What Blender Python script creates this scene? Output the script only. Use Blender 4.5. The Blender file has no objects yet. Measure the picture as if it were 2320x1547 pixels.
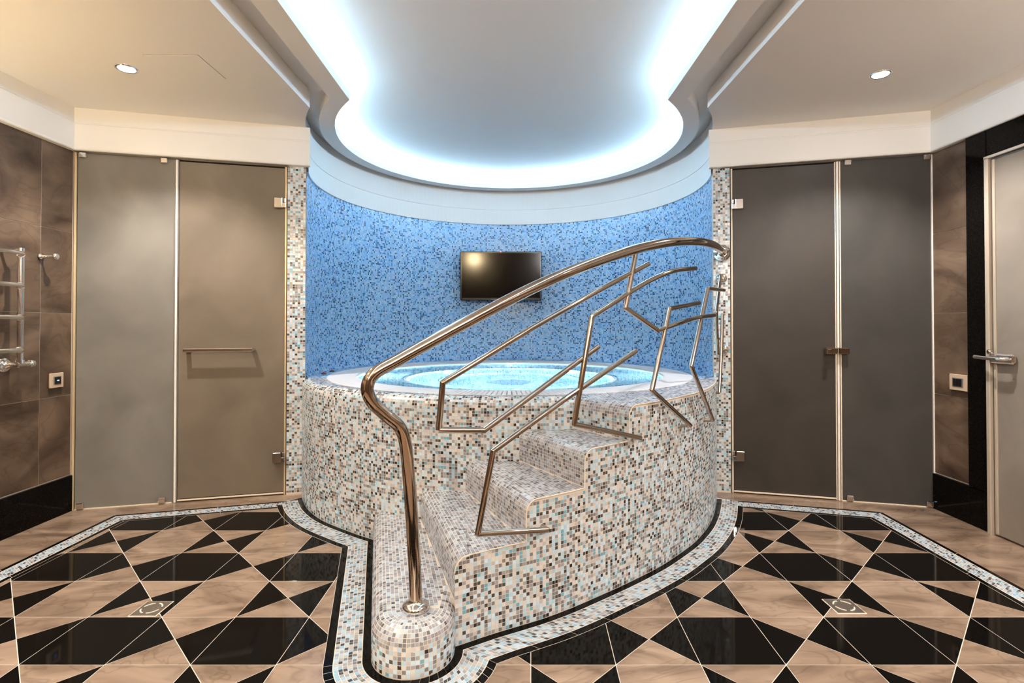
import bpy, math, random
import numpy as np
from mathutils import Vector, Matrix

random.seed(7); np.random.seed(7)
S = 1.15                      # all plan numbers below are in units of 1.15 m
PI = math.pi
scene = bpy.context.scene
COL = scene.collection

# ------------------------------------------------------------------ camera
cam = bpy.data.cameras.new('camera'); camo = bpy.data.objects.new('camera', cam); COL.objects.link(camo)
cam.sensor_fit = 'HORIZONTAL'; cam.sensor_width = 36.0
cam.lens = 1190.86 / 2320 * 36.0
cam.shift_y = (722.0 - 773.5) / 2320
cam.clip_start = 0.02; cam.clip_end = 50
camo.location = (0, 0, S); camo.rotation_euler = (PI / 2 + 0.0116, 0, 0)
scene.camera = camo

# ------------------------------------------------------------------ world, exposure
world = bpy.data.worlds.new('world'); scene.world = world; world.use_nodes = True
world.node_tree.nodes['Background'].inputs[0].default_value = (0.9, 0.85, 0.8, 1)
world.node_tree.nodes['Background'].inputs[1].default_value = 0.02
vs = scene.view_settings
vs.view_transform = 'Standard'; vs.look = 'None'; vs.gamma = 1.0; vs.use_curve_mapping = False
vs.exposure = 1.42
scene.cycles.max_bounces = 6; scene.cycles.diffuse_bounces = 4; scene.cycles.glossy_bounces = 4
scene.cycles.transmission_bounces = 6; scene.cycles.use_adaptive_sampling = True; scene.cycles.adaptive_threshold = 0.06; scene.cycles.adaptive_min_samples = 16; scene.cycles.sample_clamp_indirect = 6.0
scene.cycles.use_denoising = True
scene.cycles.caustics_refractive = False; scene.cycles.caustics_reflective = False

# light levels
COVE_E = 31.0; COVE_C = (0.42, 0.71, 1.0)
SPOT_W = 52.0; WARM = (1.0, 0.96, 0.90); WARM_R = (1.0, 0.97, 0.93)
GLOBE_E = 60.0; UP_L = 27.0; UP_R = 22.0  # strengths of the added globes and uplighters
POOL_E = 620.0

# ------------------------------------------------------------------ colour and materials
def lin(r, g, b):
    f = lambda c: (c / 255 / 12.92) if c / 255 <= 0.04045 else ((c / 255 + 0.055) / 1.055) ** 2.4
    return (f(r), f(g), f(b), 1.0)

def mat(name):
    m = bpy.data.materials.new(name); m.use_nodes = True
    nt = m.node_tree; return m, nt, nt.nodes['Principled BSDF']

def simple(name, col, rough=0.5, metal=0.0, spec=0.5, coat=0.0):
    m, nt, b = mat(name)
    b.inputs['Base Color'].default_value = col
    b.inputs['Roughness'].default_value = rough; b.inputs['Metallic'].default_value = metal
    b.inputs['Specular IOR Level'].default_value = spec
    b.inputs['Coat Weight'].default_value = coat
    return m

def node(nt, t, **kw):
    n = nt.nodes.new(t)
    for k, v in kw.items(): setattr(n, k, v)
    return n

def plaster(name, col):
    m, nt, b = mat(name)
    b.inputs['Base Color'].default_value = col; b.inputs['Roughness'].default_value = 0.75
    tc = node(nt, 'ShaderNodeTexCoord'); nz = node(nt, 'ShaderNodeTexNoise')
    nz.inputs['Scale'].default_value = 90; nz.inputs['Detail'].default_value = 3
    bp = node(nt, 'ShaderNodeBump'); bp.inputs['Strength'].default_value = 0.03; bp.inputs['Distance'].default_value = 0.01
    nt.links.new(tc.outputs['Object'], nz.inputs['Vector']); nt.links.new(nz.outputs['Fac'], bp.inputs['Height'])
    nt.links.new(bp.outputs['Normal'], b.inputs['Normal'])
    return m

def marble(name, c_lo, c_mid, c_hi, rough, scale=2.2, dirv=(1, 1, 1), coat=0.0):
    """veined taupe stone; each slab has its own offset"""
    m, nt, b = mat(name); L = nt.links.new
    tc = node(nt, 'ShaderNodeTexCoord'); oi = node(nt, 'ShaderNodeObjectInfo')
    sc = node(nt, 'ShaderNodeVectorMath', operation='SCALE'); sc.inputs[0].default_value = (13.1, 7.7, 5.3)
    L(oi.outputs['Random'], sc.inputs['Scale'])
    ad = node(nt, 'ShaderNodeVectorMath', operation='ADD'); L(tc.outputs['Object'], ad.inputs[0]); L(sc.outputs[0], ad.inputs[1])
    mp = node(nt, 'ShaderNodeMapping'); mp.inputs['Scale'].default_value = dirv; L(ad.outputs[0], mp.inputs['Vector'])
    n1 = node(nt, 'ShaderNodeTexNoise'); n1.inputs['Scale'].default_value = scale; n1.inputs['Detail'].default_value = 5
    n1.inputs['Distortion'].default_value = 1.6; L(mp.outputs[0], n1.inputs['Vector'])
    r1 = node(nt, 'ShaderNodeValToRGB'); e = r1.color_ramp.elements
    e[0].position = 0.3; e[0].color = c_lo; e[1].position = 0.72; e[1].color = c_hi
    k = r1.color_ramp.elements.new(0.5); k.color = c_mid
    L(n1.outputs['Fac'], r1.inputs['Fac'])
    n2 = node(nt, 'ShaderNodeTexNoise'); n2.inputs['Scale'].default_value = scale * 1.1; n2.inputs['Detail'].default_value = 2
    n2.inputs['Distortion'].default_value = 2.6; L(mp.outputs[0], n2.inputs['Vector'])
    sb = node(nt, 'ShaderNodeMath', operation='SUBTRACT'); sb.inputs[1].default_value = 0.5; L(n2.outputs['Fac'], sb.inputs[0])
    ab = node(nt, 'ShaderNodeMath', operation='ABSOLUTE'); L(sb.outputs[0], ab.inputs[0])
    r2 = node(nt, 'ShaderNodeValToRGB'); r2.color_ramp.elements[0].position = 0.0; r2.color_ramp.elements[0].color = (0.45, 0.42, 0.4, 1)
    r2.color_ramp.elements[1].position = 0.035; r2.color_ramp.elements[1].color = (1, 1, 1, 1)
    L(ab.outputs[0], r2.inputs['Fac'])
    mx = node(nt, 'ShaderNodeMix', data_type='RGBA', blend_type='MULTIPLY'); mx.inputs[0].default_value = 0.4
    L(r1.outputs['Color'], mx.inputs[6]); L(r2.outputs['Color'], mx.inputs[7]); L(mx.outputs[2], b.inputs['Base Color'])
    b.inputs['Roughness'].default_value = rough; b.inputs['Coat Weight'].default_value = coat; b.inputs['Coat Roughness'].default_value = 0.04
    return m

def granite(name):
    m, nt, b = mat(name); L = nt.links.new
    tc = node(nt, 'ShaderNodeTexCoord'); v = node(nt, 'ShaderNodeTexNoise'); v.inputs['Scale'].default_value = 160; v.inputs['Detail'].default_value = 4
    L(tc.outputs['Object'], v.inputs['Vector'])
    r = node(nt, 'ShaderNodeValToRGB'); r.color_ramp.elements[0].position = 0.45; r.color_ramp.elements[0].color = lin(13, 11, 9)
    r.color_ramp.elements[1].position = 0.8; r.color_ramp.elements[1].color = lin(26, 22, 19)
    L(v.outputs['Fac'], r.inputs['Fac']); L(r.outputs['Color'], b.inputs['Base Color'])
    b.inputs['Roughness'].default_value = 0.05; b.inputs['Specular IOR Level'].default_value = 0.08
    return m

def mosaic(name, palette, rough=0.22, spec=0.5):
    """palette: [(share, colour)...], chosen per tile by the face attribute tone"""
    m, nt, b = mat(name); L = nt.links.new
    at = node(nt, 'ShaderNodeAttribute'); at.attribute_name = 'tone'
    r = node(nt, 'ShaderNodeValToRGB'); r.color_ramp.interpolation = 'CONSTANT'
    pos = 0.0
    for i, (sh, c) in enumerate(palette):
        if i < 2: el = r.color_ramp.elements[i]; el.position = pos
        else: el = r.color_ramp.elements.new(pos)
        el.color = c; pos += sh
    L(at.outputs['Fac'], r.inputs['Fac'])
    a2 = node(nt, 'ShaderNodeAttribute'); a2.attribute_name = 'shade'
    hs = node(nt, 'ShaderNodeHueSaturation'); L(r.outputs['Color'], hs.inputs['Color']); L(a2.outputs['Fac'], hs.inputs['Value'])
    L(hs.outputs['Color'], b.inputs['Base Color'])
    b.inputs['Roughness'].default_value = rough; b.inputs['Specular IOR Level'].default_value = spec
    return m

def emitter(name, col, e):
    m, nt, b = mat(name)
    b.inputs['Base Color'].default_value = (0.8, 0.8, 0.8, 1)
    b.inputs['Emission Color'].default_value = (*col, 1); b.inputs['Emission Strength'].default_value = e
    return m

M = {}
M['ceil'] = plaster('white plaster', lin(238, 234, 228))
M['trim'] = plaster('white painted cornice', lin(240, 237, 232))
M['grout'] = simple('pale grout', lin(220, 206, 190), 0.8)
M['grout_blue'] = simple('blue grout', lin(176, 208, 236), 0.8)
M['stone'] = marble('taupe polished stone', lin(112, 91, 75), lin(146, 121, 101), lin(174, 148, 126), 0.16, 2.0, (1, 2.2, 1))
M['stone_wall'] = marble('taupe honed stone', lin(58, 43, 33), lin(96, 76, 60), lin(126, 103, 84), 0.36, 1.7, (1, 1, 1.6))
M['granite'] = granite('black granite')
M['steel'] = simple('polished steel', (0.50, 0.42, 0.35, 1), 0.09, 1.0)
M['chrome'] = simple('chrome', (0.80, 0.78, 0.76, 1), 0.11, 1.0)
M['satin'] = simple('dark satin metal', (0.34, 0.28, 0.23, 1), 0.3, 1.0)
M['bead'] = simple('pale edge bead', lin(232, 214, 190), 0.5)
M['seal'] = simple('white seal strip', lin(245, 236, 225), 0.35)
M['brass'] = simple('champagne edge strip', lin(232, 204, 160), 0.3, 0.35)
M['switch'] = simple('beige switch plate', lin(205, 178, 150), 0.4)
M['dark'] = simple('dark plastic', lin(24, 22, 24), 0.3)
M['grey'] = simple('grey plastic', lin(120, 112, 106), 0.4)
M['screen'] = simple('black screen', lin(3, 2, 2), 0.12, 0.0, 0.25)
M['bezel'] = simple('black bezel', lin(8, 8, 9), 0.2)
M['white'] = simple('white coping slats', lin(236, 234, 236), 0.4)
M['gutter'] = simple('grey gutter', lin(96, 104, 112), 0.6)
M['frame'] = simple('cream door frame', lin(178, 162, 144), 0.4)
M['cabin'] = simple('cabin wall', lin(120, 100, 80), 0.7)
GREYS = [(0.17, lin(219, 216, 213)), (0.11, lin(202, 197, 194)), (0.17, lin(206, 229, 242)), (0.10, lin(179, 215, 231)), (0.06, lin(118, 174, 194)),
         (0.14, lin(162, 160, 162)), (0.12, lin(127, 125, 128)), (0.09, lin(79, 78, 79)), (0.04, lin(43, 42, 44))]
TREAD = [(0.18, lin(186, 186, 190)), (0.24, lin(166, 165, 170)), (0.24, lin(146, 145, 151)), (0.12, lin(178, 192, 204)), (0.16, lin(120, 119, 126)), (0.06, lin(90, 90, 96))]
BAND = [(0.22, lin(188, 182, 178)), (0.22, lin(178, 200, 214)), (0.14, lin(146, 182, 202)), (0.16, lin(160, 158, 160)), (0.15, lin(116, 118, 124)), (0.11, lin(64, 68, 74))]
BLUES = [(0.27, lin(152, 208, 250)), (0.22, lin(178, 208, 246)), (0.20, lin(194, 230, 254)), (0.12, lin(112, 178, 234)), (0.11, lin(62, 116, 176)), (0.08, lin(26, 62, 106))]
POOLC = [(0.3, lin(186, 224, 236)), (0.3, lin(214, 236, 242)), (0.2, lin(160, 208, 228)), (0.2, lin(128, 186, 214))]
M['m_wall'] = mosaic('grey mosaic', GREYS)
M['m_tread'] = mosaic('pale grey mosaic', TREAD)
M['m_deck_lit'] = mosaic('cool lit deck mosaic', [(a, tuple(min(0.8, c * 1.35) for c in k[:3]) + (1,)) for a, k in TREAD])  # tread palette lightened: cool light from above put into the deck colour
M['m_band'] = mosaic('pale blue mosaic', BAND)
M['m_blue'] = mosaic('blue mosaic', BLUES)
M['m_pool'] = mosaic('aqua mosaic', POOLC)

def frosted(name, col, trans, rough):
    m, nt, b = mat(name)
    b.inputs['Base Color'].default_value = col; b.inputs['Roughness'].default_value = rough
    b.inputs['Transmission Weight'].default_value = trans; b.inputs['IOR'].default_value = 1.45
    b.inputs['Specular IOR Level'].default_value = 0.35
    L = nt.links.new; tc = node(nt, 'ShaderNodeTexCoord'); nz = node(nt, 'ShaderNodeTexNoise'); nz.inputs['Scale'].default_value = 2.3; nz.inputs['Detail'].default_value = 4; nz.inputs['Distortion'].default_value = 0.8
    L(tc.outputs['Object'], nz.inputs['Vector']); r = node(nt, 'ShaderNodeValToRGB')
    r.color_ramp.elements[0].position = 0.3; r.color_ramp.elements[0].color = tuple(c * 0.78 for c in col[:3]) + (1,); r.color_ramp.elements[1].position = 0.72; r.color_ramp.elements[1].color = tuple(min(1, c * 1.16) for c in col[:3]) + (1,)
    L(nz.outputs['Fac'], r.inputs['Fac']); L(r.outputs['Color'], b.inputs['Base Color'])
    n2 = node(nt, 'ShaderNodeTexNoise'); n2.inputs['Scale'].default_value = 420; L(tc.outputs['Object'], n2.inputs['Vector'])
    bp = node(nt, 'ShaderNodeBump'); bp.inputs['Strength'].default_value = 0.06; bp.inputs['Distance'].default_value = 0.002; L(n2.outputs['Fac'], bp.inputs['Height']); L(bp.outputs['Normal'], b.inputs['Normal'])
    return m
M['frost_l'] = frosted('frosted grey glass', lin(178, 160, 138), 0.55, 0.42)
M['frost_r'] = frosted('frosted smoke glass', lin(98, 88, 80), 0.6, 0.42)
M['frost_lp'] = frosted('frosted cool grey glass', lin(180, 173, 161), 0.5, 0.42)
M['frost_rp'] = frosted('frosted slate glass', lin(102, 97, 92), 0.55, 0.42)
M['frost_d'] = frosted('frosted pale glass', lin(168, 154, 138), 0.3, 0.5)
def water_mat():
    m, nt, b = mat('water')
    b.inputs['Base Color'].default_value = (0.9, 0.98, 1.0, 1); b.inputs['Roughness'].default_value = 0.0
    b.inputs['Transmission Weight'].default_value = 1.0; b.inputs['IOR'].default_value = 1.33
    tc = node(nt, 'ShaderNodeTexCoord'); nz = node(nt, 'ShaderNodeTexNoise'); nz.inputs['Scale'].default_value = 9; nz.inputs['Detail'].default_value = 2
    bp = node(nt, 'ShaderNodeBump'); bp.inputs['Strength'].default_value = 0.05; bp.inputs['Distance'].default_value = 0.02
    nt.links.new(tc.outputs['Object'], nz.inputs['Vector']); nt.links.new(nz.outputs['Fac'], bp.inputs['Height']); nt.links.new(bp.outputs['Normal'], b.inputs['Normal'])
    return m
M['water'] = water_mat()
M['cove'] = emitter('cove light strip', COVE_C, COVE_E)
M['lamp_l'] = emitter('warm lamp', WARM, 40.0)
M['globe'] = emitter('warm fill globe', (1.0, 0.78, 0.44), GLOBE_E * 2.6)
M['up_l'] = emitter('warm fill uplight', (1.0, 0.77, 0.45), UP_L)
M['up_r'] = emitter('soft fill uplight', (1.0, 0.90, 0.80), UP_R)
M['globe_r'] = emitter('soft white fill globe', (1.0, 0.97, 0.95), GLOBE_E * 2.6)
M['poollamp'] = emitter('pool lamp', (0.80, 0.95, 1.0), POOL_E)
M['led'] = emitter('red led', (1.0, 0.05, 0.08), 2.0)
M['blue_led'] = emitter('blue led', (0.1, 0.3, 1.0), 2.0)

# ------------------------------------------------------------------ object helpers
def wloc(o):
    p = Vector((0, 0, 0))
    while o is not None: p += o.location; o = o.parent
    return p

def props(o, label=None, cat=None, group=None, kind=None):
    if label: o['label'] = label
    if cat: o['category'] = cat
    if group: o['group'] = group
    if kind: o['kind'] = kind
    return o

def empty(name, loc, label=None, cat=None, group=None, kind=None):
    o = bpy.data.objects.new(name, None); COL.objects.link(o); o.empty_display_size = 0.05
    o.location = Vector(loc) * S
    return props(o, label, cat, group, kind)

def link_mesh(name, me, m, parent=None, **kw):
    o = bpy.data.objects.new(name, me); COL.objects.link(o)
    if m is not None: me.materials.append(m)
    if parent is not None: o.parent = parent
    return props(o, **kw)

def build(name, verts, faces, m, parent=None, smooth=False, **kw):
    """verts in plan units, world position"""
    v = np.array(verts, dtype=float) * S - np.array(wloc(parent))
    me = bpy.data.meshes.new(name); me.from_pydata(v.tolist(), [], [list(f) for f in faces]); me.update()
    if smooth: me.polygons.foreach_set('use_smooth', [True] * len(me.polygons))
    return link_mesh(name, me, m, parent, **kw)

class MB:
    def __init__(s): s.v = []; s.f = []; s.sm = []
    def add(s, v, f, smooth=False):
        o = len(s.v); s.v += [tuple(map(float, p)) for p in v]; s.f += [[i + o for i in q] for q in f]; s.sm += [smooth] * len(f); return s
    def box(s, c, d, ax=(1, 0), bev=0.0):
        """centre c, full sizes d along (u, n, z); u = plan direction ax"""
        u = np.array([ax[0], ax[1], 0.0]); u /= np.linalg.norm(u); n = np.array([-u[1], u[0], 0]); z = np.array([0, 0, 1.0]); c = np.array(c, float)
        h = np.array(d, float) / 2
        if bev <= 0:
            P = [c + u * h[0] * a + n * h[1] * b + z * h[2] * e for e in (-1, 1) for b in (-1, 1) for a in (-1, 1)]
            return s.add(P, [(0, 2, 3, 1), (4, 5, 7, 6), (0, 1, 5, 4), (2, 6, 7, 3), (0, 4, 6, 2), (1, 3, 7, 5)])
        b_ = min(bev, *(h * 0.9)); P = []; I = {}
        for sx in (-1, 1):
            for sy in (-1, 1):
                for sz in (-1, 1):
                    for k in range(3):
                        q = np.array([sx, sy, sz]) * (h - b_); q[k] = (sx, sy, sz)[k] * h[k]
                        I[(sx, sy, sz, k)] = len(P); P.append(c + u * q[0] + n * q[1] + z * q[2])
        F = []
        for k in range(3):
            a, e = [(1, 2), (2, 0), (0, 1)][k]
            for sg in (-1, 1):
                lst = []
                for p, r in ((-1, -1), (1, -1), (1, 1), (-1, 1)):
                    t = [0, 0, 0]; t[k] = sg; t[a] = p; t[e] = r; lst.append(I[(*t, k)])
                F.append(lst if sg > 0 else lst[::-1])
        for k in range(3):
            a, e = [(1, 2), (2, 0), (0, 1)][k]
            for p in (-1, 1):
                for r in (-1, 1):
                    t0 = [0, 0, 0]; t1 = [0, 0, 0]; t0[k] = -1; t1[k] = 1
                    for t in (t0, t1): t[a] = p; t[e] = r
                    q = [I[(*t0, a)], I[(*t1, a)], I[(*t1, e)], I[(*t0, e)]]
                    F.append(q if p * r > 0 else q[::-1])
        for sx in (-1, 1):
            for sy in (-1, 1):
                for sz in (-1, 1):
                    q = [I[(sx, sy, sz, k)] for k in range(3)]; F.append(q if sx * sy * sz > 0 else q[::-1])
        return s.add(P, F)
    def prism(s, poly, z0, z1, chamfer=0.0):
        n = len(poly)
        if chamfer <= 0:
            v = [(x, y, z0) for x, y in poly] + [(x, y, z1) for x, y in poly]
            return s.add(v, [list(range(n))[::-1], list(range(n, 2 * n))] + [(i, (i + 1) % n, n + (i + 1) % n, n + i) for i in range(n)])
        cx = sum(p[0] for p in poly) / n; cy = sum(p[1] for p in poly) / n
        ins = inset(poly, chamfer)
        v = [(x, y, z0) for x, y in poly] + [(x, y, z1 - chamfer) for x, y in poly] + [(x, y, z1) for x, y in ins]
        f = [list(range(2 * n, 3 * n))]
        for a in (0, n): f += [(a + i, a + (i + 1) % n, a + n + (i + 1) % n, a + n + i) for i in range(n)]
        return s.add(v, f)
    def tube(s, path, r, n=14, cap=True):
        P = np.array(path, float); T = np.gradient(P, axis=0); T /= np.linalg.norm(T, axis=1)[:, None]
        t0 = T[0]; ref = np.array([0, 0, 1.0]) if abs(t0[2]) < 0.9 else np.array([1.0, 0, 0])
        u = np.cross(t0, ref); u /= np.linalg.norm(u); V = []
        rr = r if hasattr(r, '__len__') else [r] * len(P)
        for i in range(len(P)):
            if i:
                u = u - T[i] * np.dot(u, T[i]); u /= np.linalg.norm(u)
            w = np.cross(T[i], u)
            for k in range(n):
                a = 2 * PI * k / n; V.append(P[i] + rr[i] * (math.cos(a) * u + math.sin(a) * w))
        F = []
        for i in range(len(P) - 1):
            for k in range(n): F.append((i * n + k, i * n + (k + 1) % n, (i + 1) * n + (k + 1) % n, (i + 1) * n + k))
        s.add(V, F, True)
        if cap:
            s.add(V[:n], [list(range(n))[::-1]]); s.add(V[-n:], [list(range(n))])
        return s
    def lathe(s, c, axis, prof, n=28):
        """prof = [(radius, along axis)...]"""
        a = np.array(axis, float); a /= np.linalg.norm(a); c = np.array(c, float)
        ref = np.array([0, 0, 1.0]) if abs(a[2]) < 0.9 else np.array([1.0, 0, 0])
        u = np.cross(a, ref); u /= np.linalg.norm(u); w = np.cross(a, u); V = []
        for r, h in prof:
            for k in range(n):
                t = 2 * PI * k / n; V.append(c + a * h + r * (math.cos(t) * u + math.sin(t) * w))
        F = []
        for i in range(len(prof) - 1):
            for k in range(n): F.append((i * n + k, i * n + (k + 1) % n, (i + 1) * n + (k + 1) % n, (i + 1) * n + k))
        s.add(V, F, True)
        if prof[-1][0] > 1e-6: s.add(V[-n:], [list(range(n))])
        if prof[0][0] > 1e-6: s.add(V[:n], [list(range(n))[::-1]])
        return s
    def strip(s, A, B, smooth=False):
        n = len(A); return s.add(list(A) + list(B), [(i, i + 1, n + i + 1, n + i) for i in range(n - 1)], smooth)
    def build(s, name, m, parent=None, **kw):
        o = build(name, s.v, s.f, m, parent, **kw)
        o.data.polygons.foreach_set('use_smooth', s.sm); return o

def inset(poly, d):
    """inward offset of a convex counter-clockwise polygon"""
    n = len(poly); out = []
    for i in range(n):
        p0 = np.array(poly[i - 1]); p1 = np.array(poly[i]); p2 = np.array(poly[(i + 1) % n])
        a = (p1 - p0) / np.linalg.norm(p1 - p0); b = (p2 - p1) / np.linalg.norm(p2 - p1)
        na = np.array([-a[1], a[0]]); nb = np.array([-b[1], b[0]])
        den = 1 + na @ nb; out.append(tuple(p1 + d * (na + nb) / max(den, 0.15)))
    return out

def resample(poly, n):
    P = np.array(poly, float); d = np.concatenate([[0], np.cumsum(np.linalg.norm(np.diff(P, axis=0), axis=1))])
    t = np.linspace(0, d[-1], n); return np.stack([np.interp(t, d, P[:, k]) for k in range(P.shape[1])], 1)
def plen(poly): return float(np.sum(np.linalg.norm(np.diff(np.array(poly, float), axis=0), axis=1)))
def spline(pts, n=12):
    P = np.array(pts, float); P = np.vstack([2 * P[0] - P[1], P, 2 * P[-1] - P[-2]]); out = []
    for i in range(1, len(P) - 2):
        for t in np.linspace(0, 1, n, endpoint=False):
            a, b, c, d = P[i - 1], P[i], P[i + 1], P[i + 2]
            out.append(0.5 * ((2 * b) + (-a + c) * t + (2 * a - 5 * b + 4 * c - d) * t ** 2 + (-a + 3 * b - 3 * c + d) * t ** 3))
    out.append(P[-2]); return np.array(out)
def offset(poly, d):
    """smooth polyline moved to the right of its travel by d"""
    P = np.array(poly, float)[:, :2]; T = np.gradient(P, axis=0); T /= np.linalg.norm(T, axis=1)[:, None]
    return P + d * np.stack([T[:, 1], -T[:, 0]], 1)
def offset_miter(poly, d):
    P = np.array(poly, float); out = []
    for i in range(len(P)):
        ns = []
        if i > 0: t = P[i] - P[i - 1]; t /= np.linalg.norm(t); ns.append(np.array([t[1], -t[0]]))
        if i < len(P) - 1: t = P[i + 1] - P[i]; t /= np.linalg.norm(t); ns.append(np.array([t[1], -t[0]]))
        if len(ns) == 1: out.append(P[i] + d * ns[0])
        else: out.append(P[i] + d * (ns[0] + ns[1]) / (1 + ns[0] @ ns[1]))
    return np.array(out)
def z_(poly, z): P = np.array(poly, float)[:, :2]; return np.column_stack([P, np.full(len(P), z)])
def inside(px, py, poly):
    px = np.asarray(px, float); py = np.asarray(py, float); r = np.zeros(px.shape, bool); n = len(poly)
    for i in range(n):
        x1, y1 = poly[i][0], poly[i][1]; x2, y2 = poly[(i + 1) % n][0], poly[(i + 1) % n][1]
        if y1 == y2: continue
        c = ((y1 > py) != (y2 > py)) & (px < (x2 - x1) * (py - y1) / (y2 - y1) + x1); r ^= c
    return r
def seg_x(a, b, c, d):
    a, b, c, d = map(np.array, (a, b, c, d)); M_ = np.array([b - a, c - d]).T
    if abs(np.linalg.det(M_)) < 1e-12: return None
    t, u = np.linalg.solve(M_, c - a); return (t, u) if -1e-9 <= t <= 1 + 1e-9 and -1e-9 <= u <= 1 + 1e-9 else None
def trim_pair(A, B):
    """cut polylines A (end) and B (start) at their crossing"""
    for i in range(len(A) - 2, -1, -1):
        for j in range(len(B) - 1):
            h = seg_x(A[i], A[i + 1], B[j], B[j + 1])
            if h:
                p = np.array(A[i]) + h[0] * (np.array(A[i + 1]) - np.array(A[i]))
                return np.vstack([A[:i + 1], p]), np.vstack([p, B[j + 1:]])
    return A, B

# ------------------------------------------------------------------ mosaic helper
PITCH = 0.0129
class Tiles:
    """collects mosaic cells (four corners each), builds them as raised chips in one mesh"""
    def __init__(s): s.q = []
    def rows(s, curves, pitch=PITCH, keep=None, n=None):
        for a, b in zip(curves[:-1], curves[1:]):
            k = n or max(1, int(round(0.5 * (plen(a) + plen(b)) / pitch)))
            A = resample(a, k + 1); B = resample(b, k + 1)
            Q = np.stack([A[:-1], A[1:], B[1:], B[:-1]], 1)
            if keep is not None: Q = Q[keep(Q.mean(1))]
            s.q.append(Q)
        return s
    def quads(s, Q): s.q.append(np.asarray(Q, float)); return s
    def build(s, name, m, parent, gap=0.0017, h=0.00035, tilt=0.00022, **kw):
        Q = np.concatenate(s.q); N = len(Q); c = Q.mean(1, keepdims=True)
        e1 = np.linalg.norm(Q[:, 1] - Q[:, 0], axis=1); e2 = np.linalg.norm(Q[:, 3] - Q[:, 0], axis=1)
        ok = (e1 > 0.003) & (e2 > 0.003); Q = Q[ok]; c = c[ok]; e1 = e1[ok]; e2 = e2[ok]; N = len(Q)
        nr = np.cross(Q[:, 1] - Q[:, 0], Q[:, 3] - Q[:, 0]); nr /= np.linalg.norm(nr, axis=1)[:, None]
        sz = np.minimum(e1, e2)[:, None, None]
        base = c + (Q - c) * (1 - gap / sz)
        top = c + (Q - c) * (1 - 1.12 * gap / sz)
        tl = (np.random.rand(N, 2) - 0.5) * 2 * tilt
        up = h + np.stack([tl[:, 0] + tl[:, 1], -tl[:, 0] + tl[:, 1], -tl[:, 0] - tl[:, 1], tl[:, 0] - tl[:, 1]], 1)
        top = top + up[:, :, None] * nr[:, None, :]
        V = np.concatenate([base, top], 1).reshape(-1, 3) * S - np.array(wloc(parent))
        o = (np.arange(N) * 8)[:, None, None]
        pat = np.array([[4, 5, 6, 7], [0, 1, 5, 4], [1, 2, 6, 5], [2, 3, 7, 6], [3, 0, 4, 7]])[None]
        F = (o + pat).reshape(-1)
        me = bpy.data.meshes.new(name); me.vertices.add(N * 8); me.vertices.foreach_set('co', V.astype(np.float32).reshape(-1))
        me.loops.add(N * 20); me.loops.foreach_set('vertex_index', F.astype(np.int32))
        me.polygons.add(N * 5); me.polygons.foreach_set('loop_start', (np.arange(N * 5) * 4).astype(np.int32))
        me.update(calc_edges=True); me.polygons.foreach_set('use_smooth', np.zeros(N * 5, dtype=bool))
        tone = np.repeat(np.random.rand(N), 5).astype(np.float32); shade = np.repeat(0.92 + 0.16 * np.random.rand(N), 5).astype(np.float32)
        for nm, arr in (('tone', tone), ('shade', shade)):
            a = me.attributes.new(nm, 'FLOAT', 'FACE'); a.data.foreach_set('value', arr)
        return link_mesh(name, me, m, parent, kind='stuff', **kw)

# ------------------------------------------------------------------ plan of the place
CX, CY, RN = -0.012, 3.509, 1.274           # niche circle
Z1, Z2, Z5 = 2.17, 2.275, 2.324              # side ceiling, slot soffit, middle ceiling
ZB = 1.94                                   # underside of the cornice over the doors
ZN = 1.911                                  # top of the niche mosaic
YB = -1.6                                   # wall behind the camera
ZD = 0.684                                  # spa deck
RF = 0.045                                  # rounded nosing
AL, BL, PLE = np.array([-2.380, 2.835]), np.array([-1.328, 3.102]), np.array([-1.229, 3.127])
AR, BR, PRE = np.array([2.310, 2.875]), np.array([1.303, 3.136]), np.array([1.212, 3.160])
XL, XR = -2.380, 2.310
DRUM = spline([(-1.245, 3.125), (-1.233, 3.096), (-1.195, 3.012), (-1.103, 2.853), (-0.971, 2.697), (-0.800, 2.560), (-0.640, 2.452), (-0.450, 2.362), (-0.250, 2.306), (0.0, 2.280), (0.25, 2.290), (0.40, 2.33)])
SIDE = spline([(-0.178, 1.642), (-0.152, 1.657), (-0.058, 1.712), (0.027, 1.756), (0.112, 1.802), (0.208, 1.864), (0.303, 1.934), (0.401, 2.008), (0.515, 2.100), (0.629, 2.200), (0.756, 2.331), (0.834, 2.419), (0.904, 2.513), (0.973, 2.616), (1.032, 2.719), (1.088, 2.829), (1.173, 3.02), (1.222, 3.15)])
ZS = [0.137, 0.274, 0.411, 0.548, ZD]
RIS = {2: ((-0.405, 2.34), (-0.176, 1.643)), 3: ((-0.222, 2.34), (0.047, 1.768)), 4: ((-0.005, 2.34), (0.262, 1.903)), 5: ((0.235, 2.335), (0.458, 2.053))}
def arc_pts(c, r, a0, a1, n): return np.array([(c[0] + r * math.cos(a), c[1] + r * math.sin(a)) for a in np.linspace(a0, a1, n)])
def niche_arc(r, n=121):
    a0 = math.atan2(PLE[1] - CY, PLE[0] - CX); a1 = math.atan2(PRE[1] - CY, PRE[0] - CX)
    if a0 < 0: a0 += 2 * PI
    return arc_pts((CX, CY), r, a0, a1, n)          # left pilaster, round the back, right pilaster (clockwise)
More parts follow.
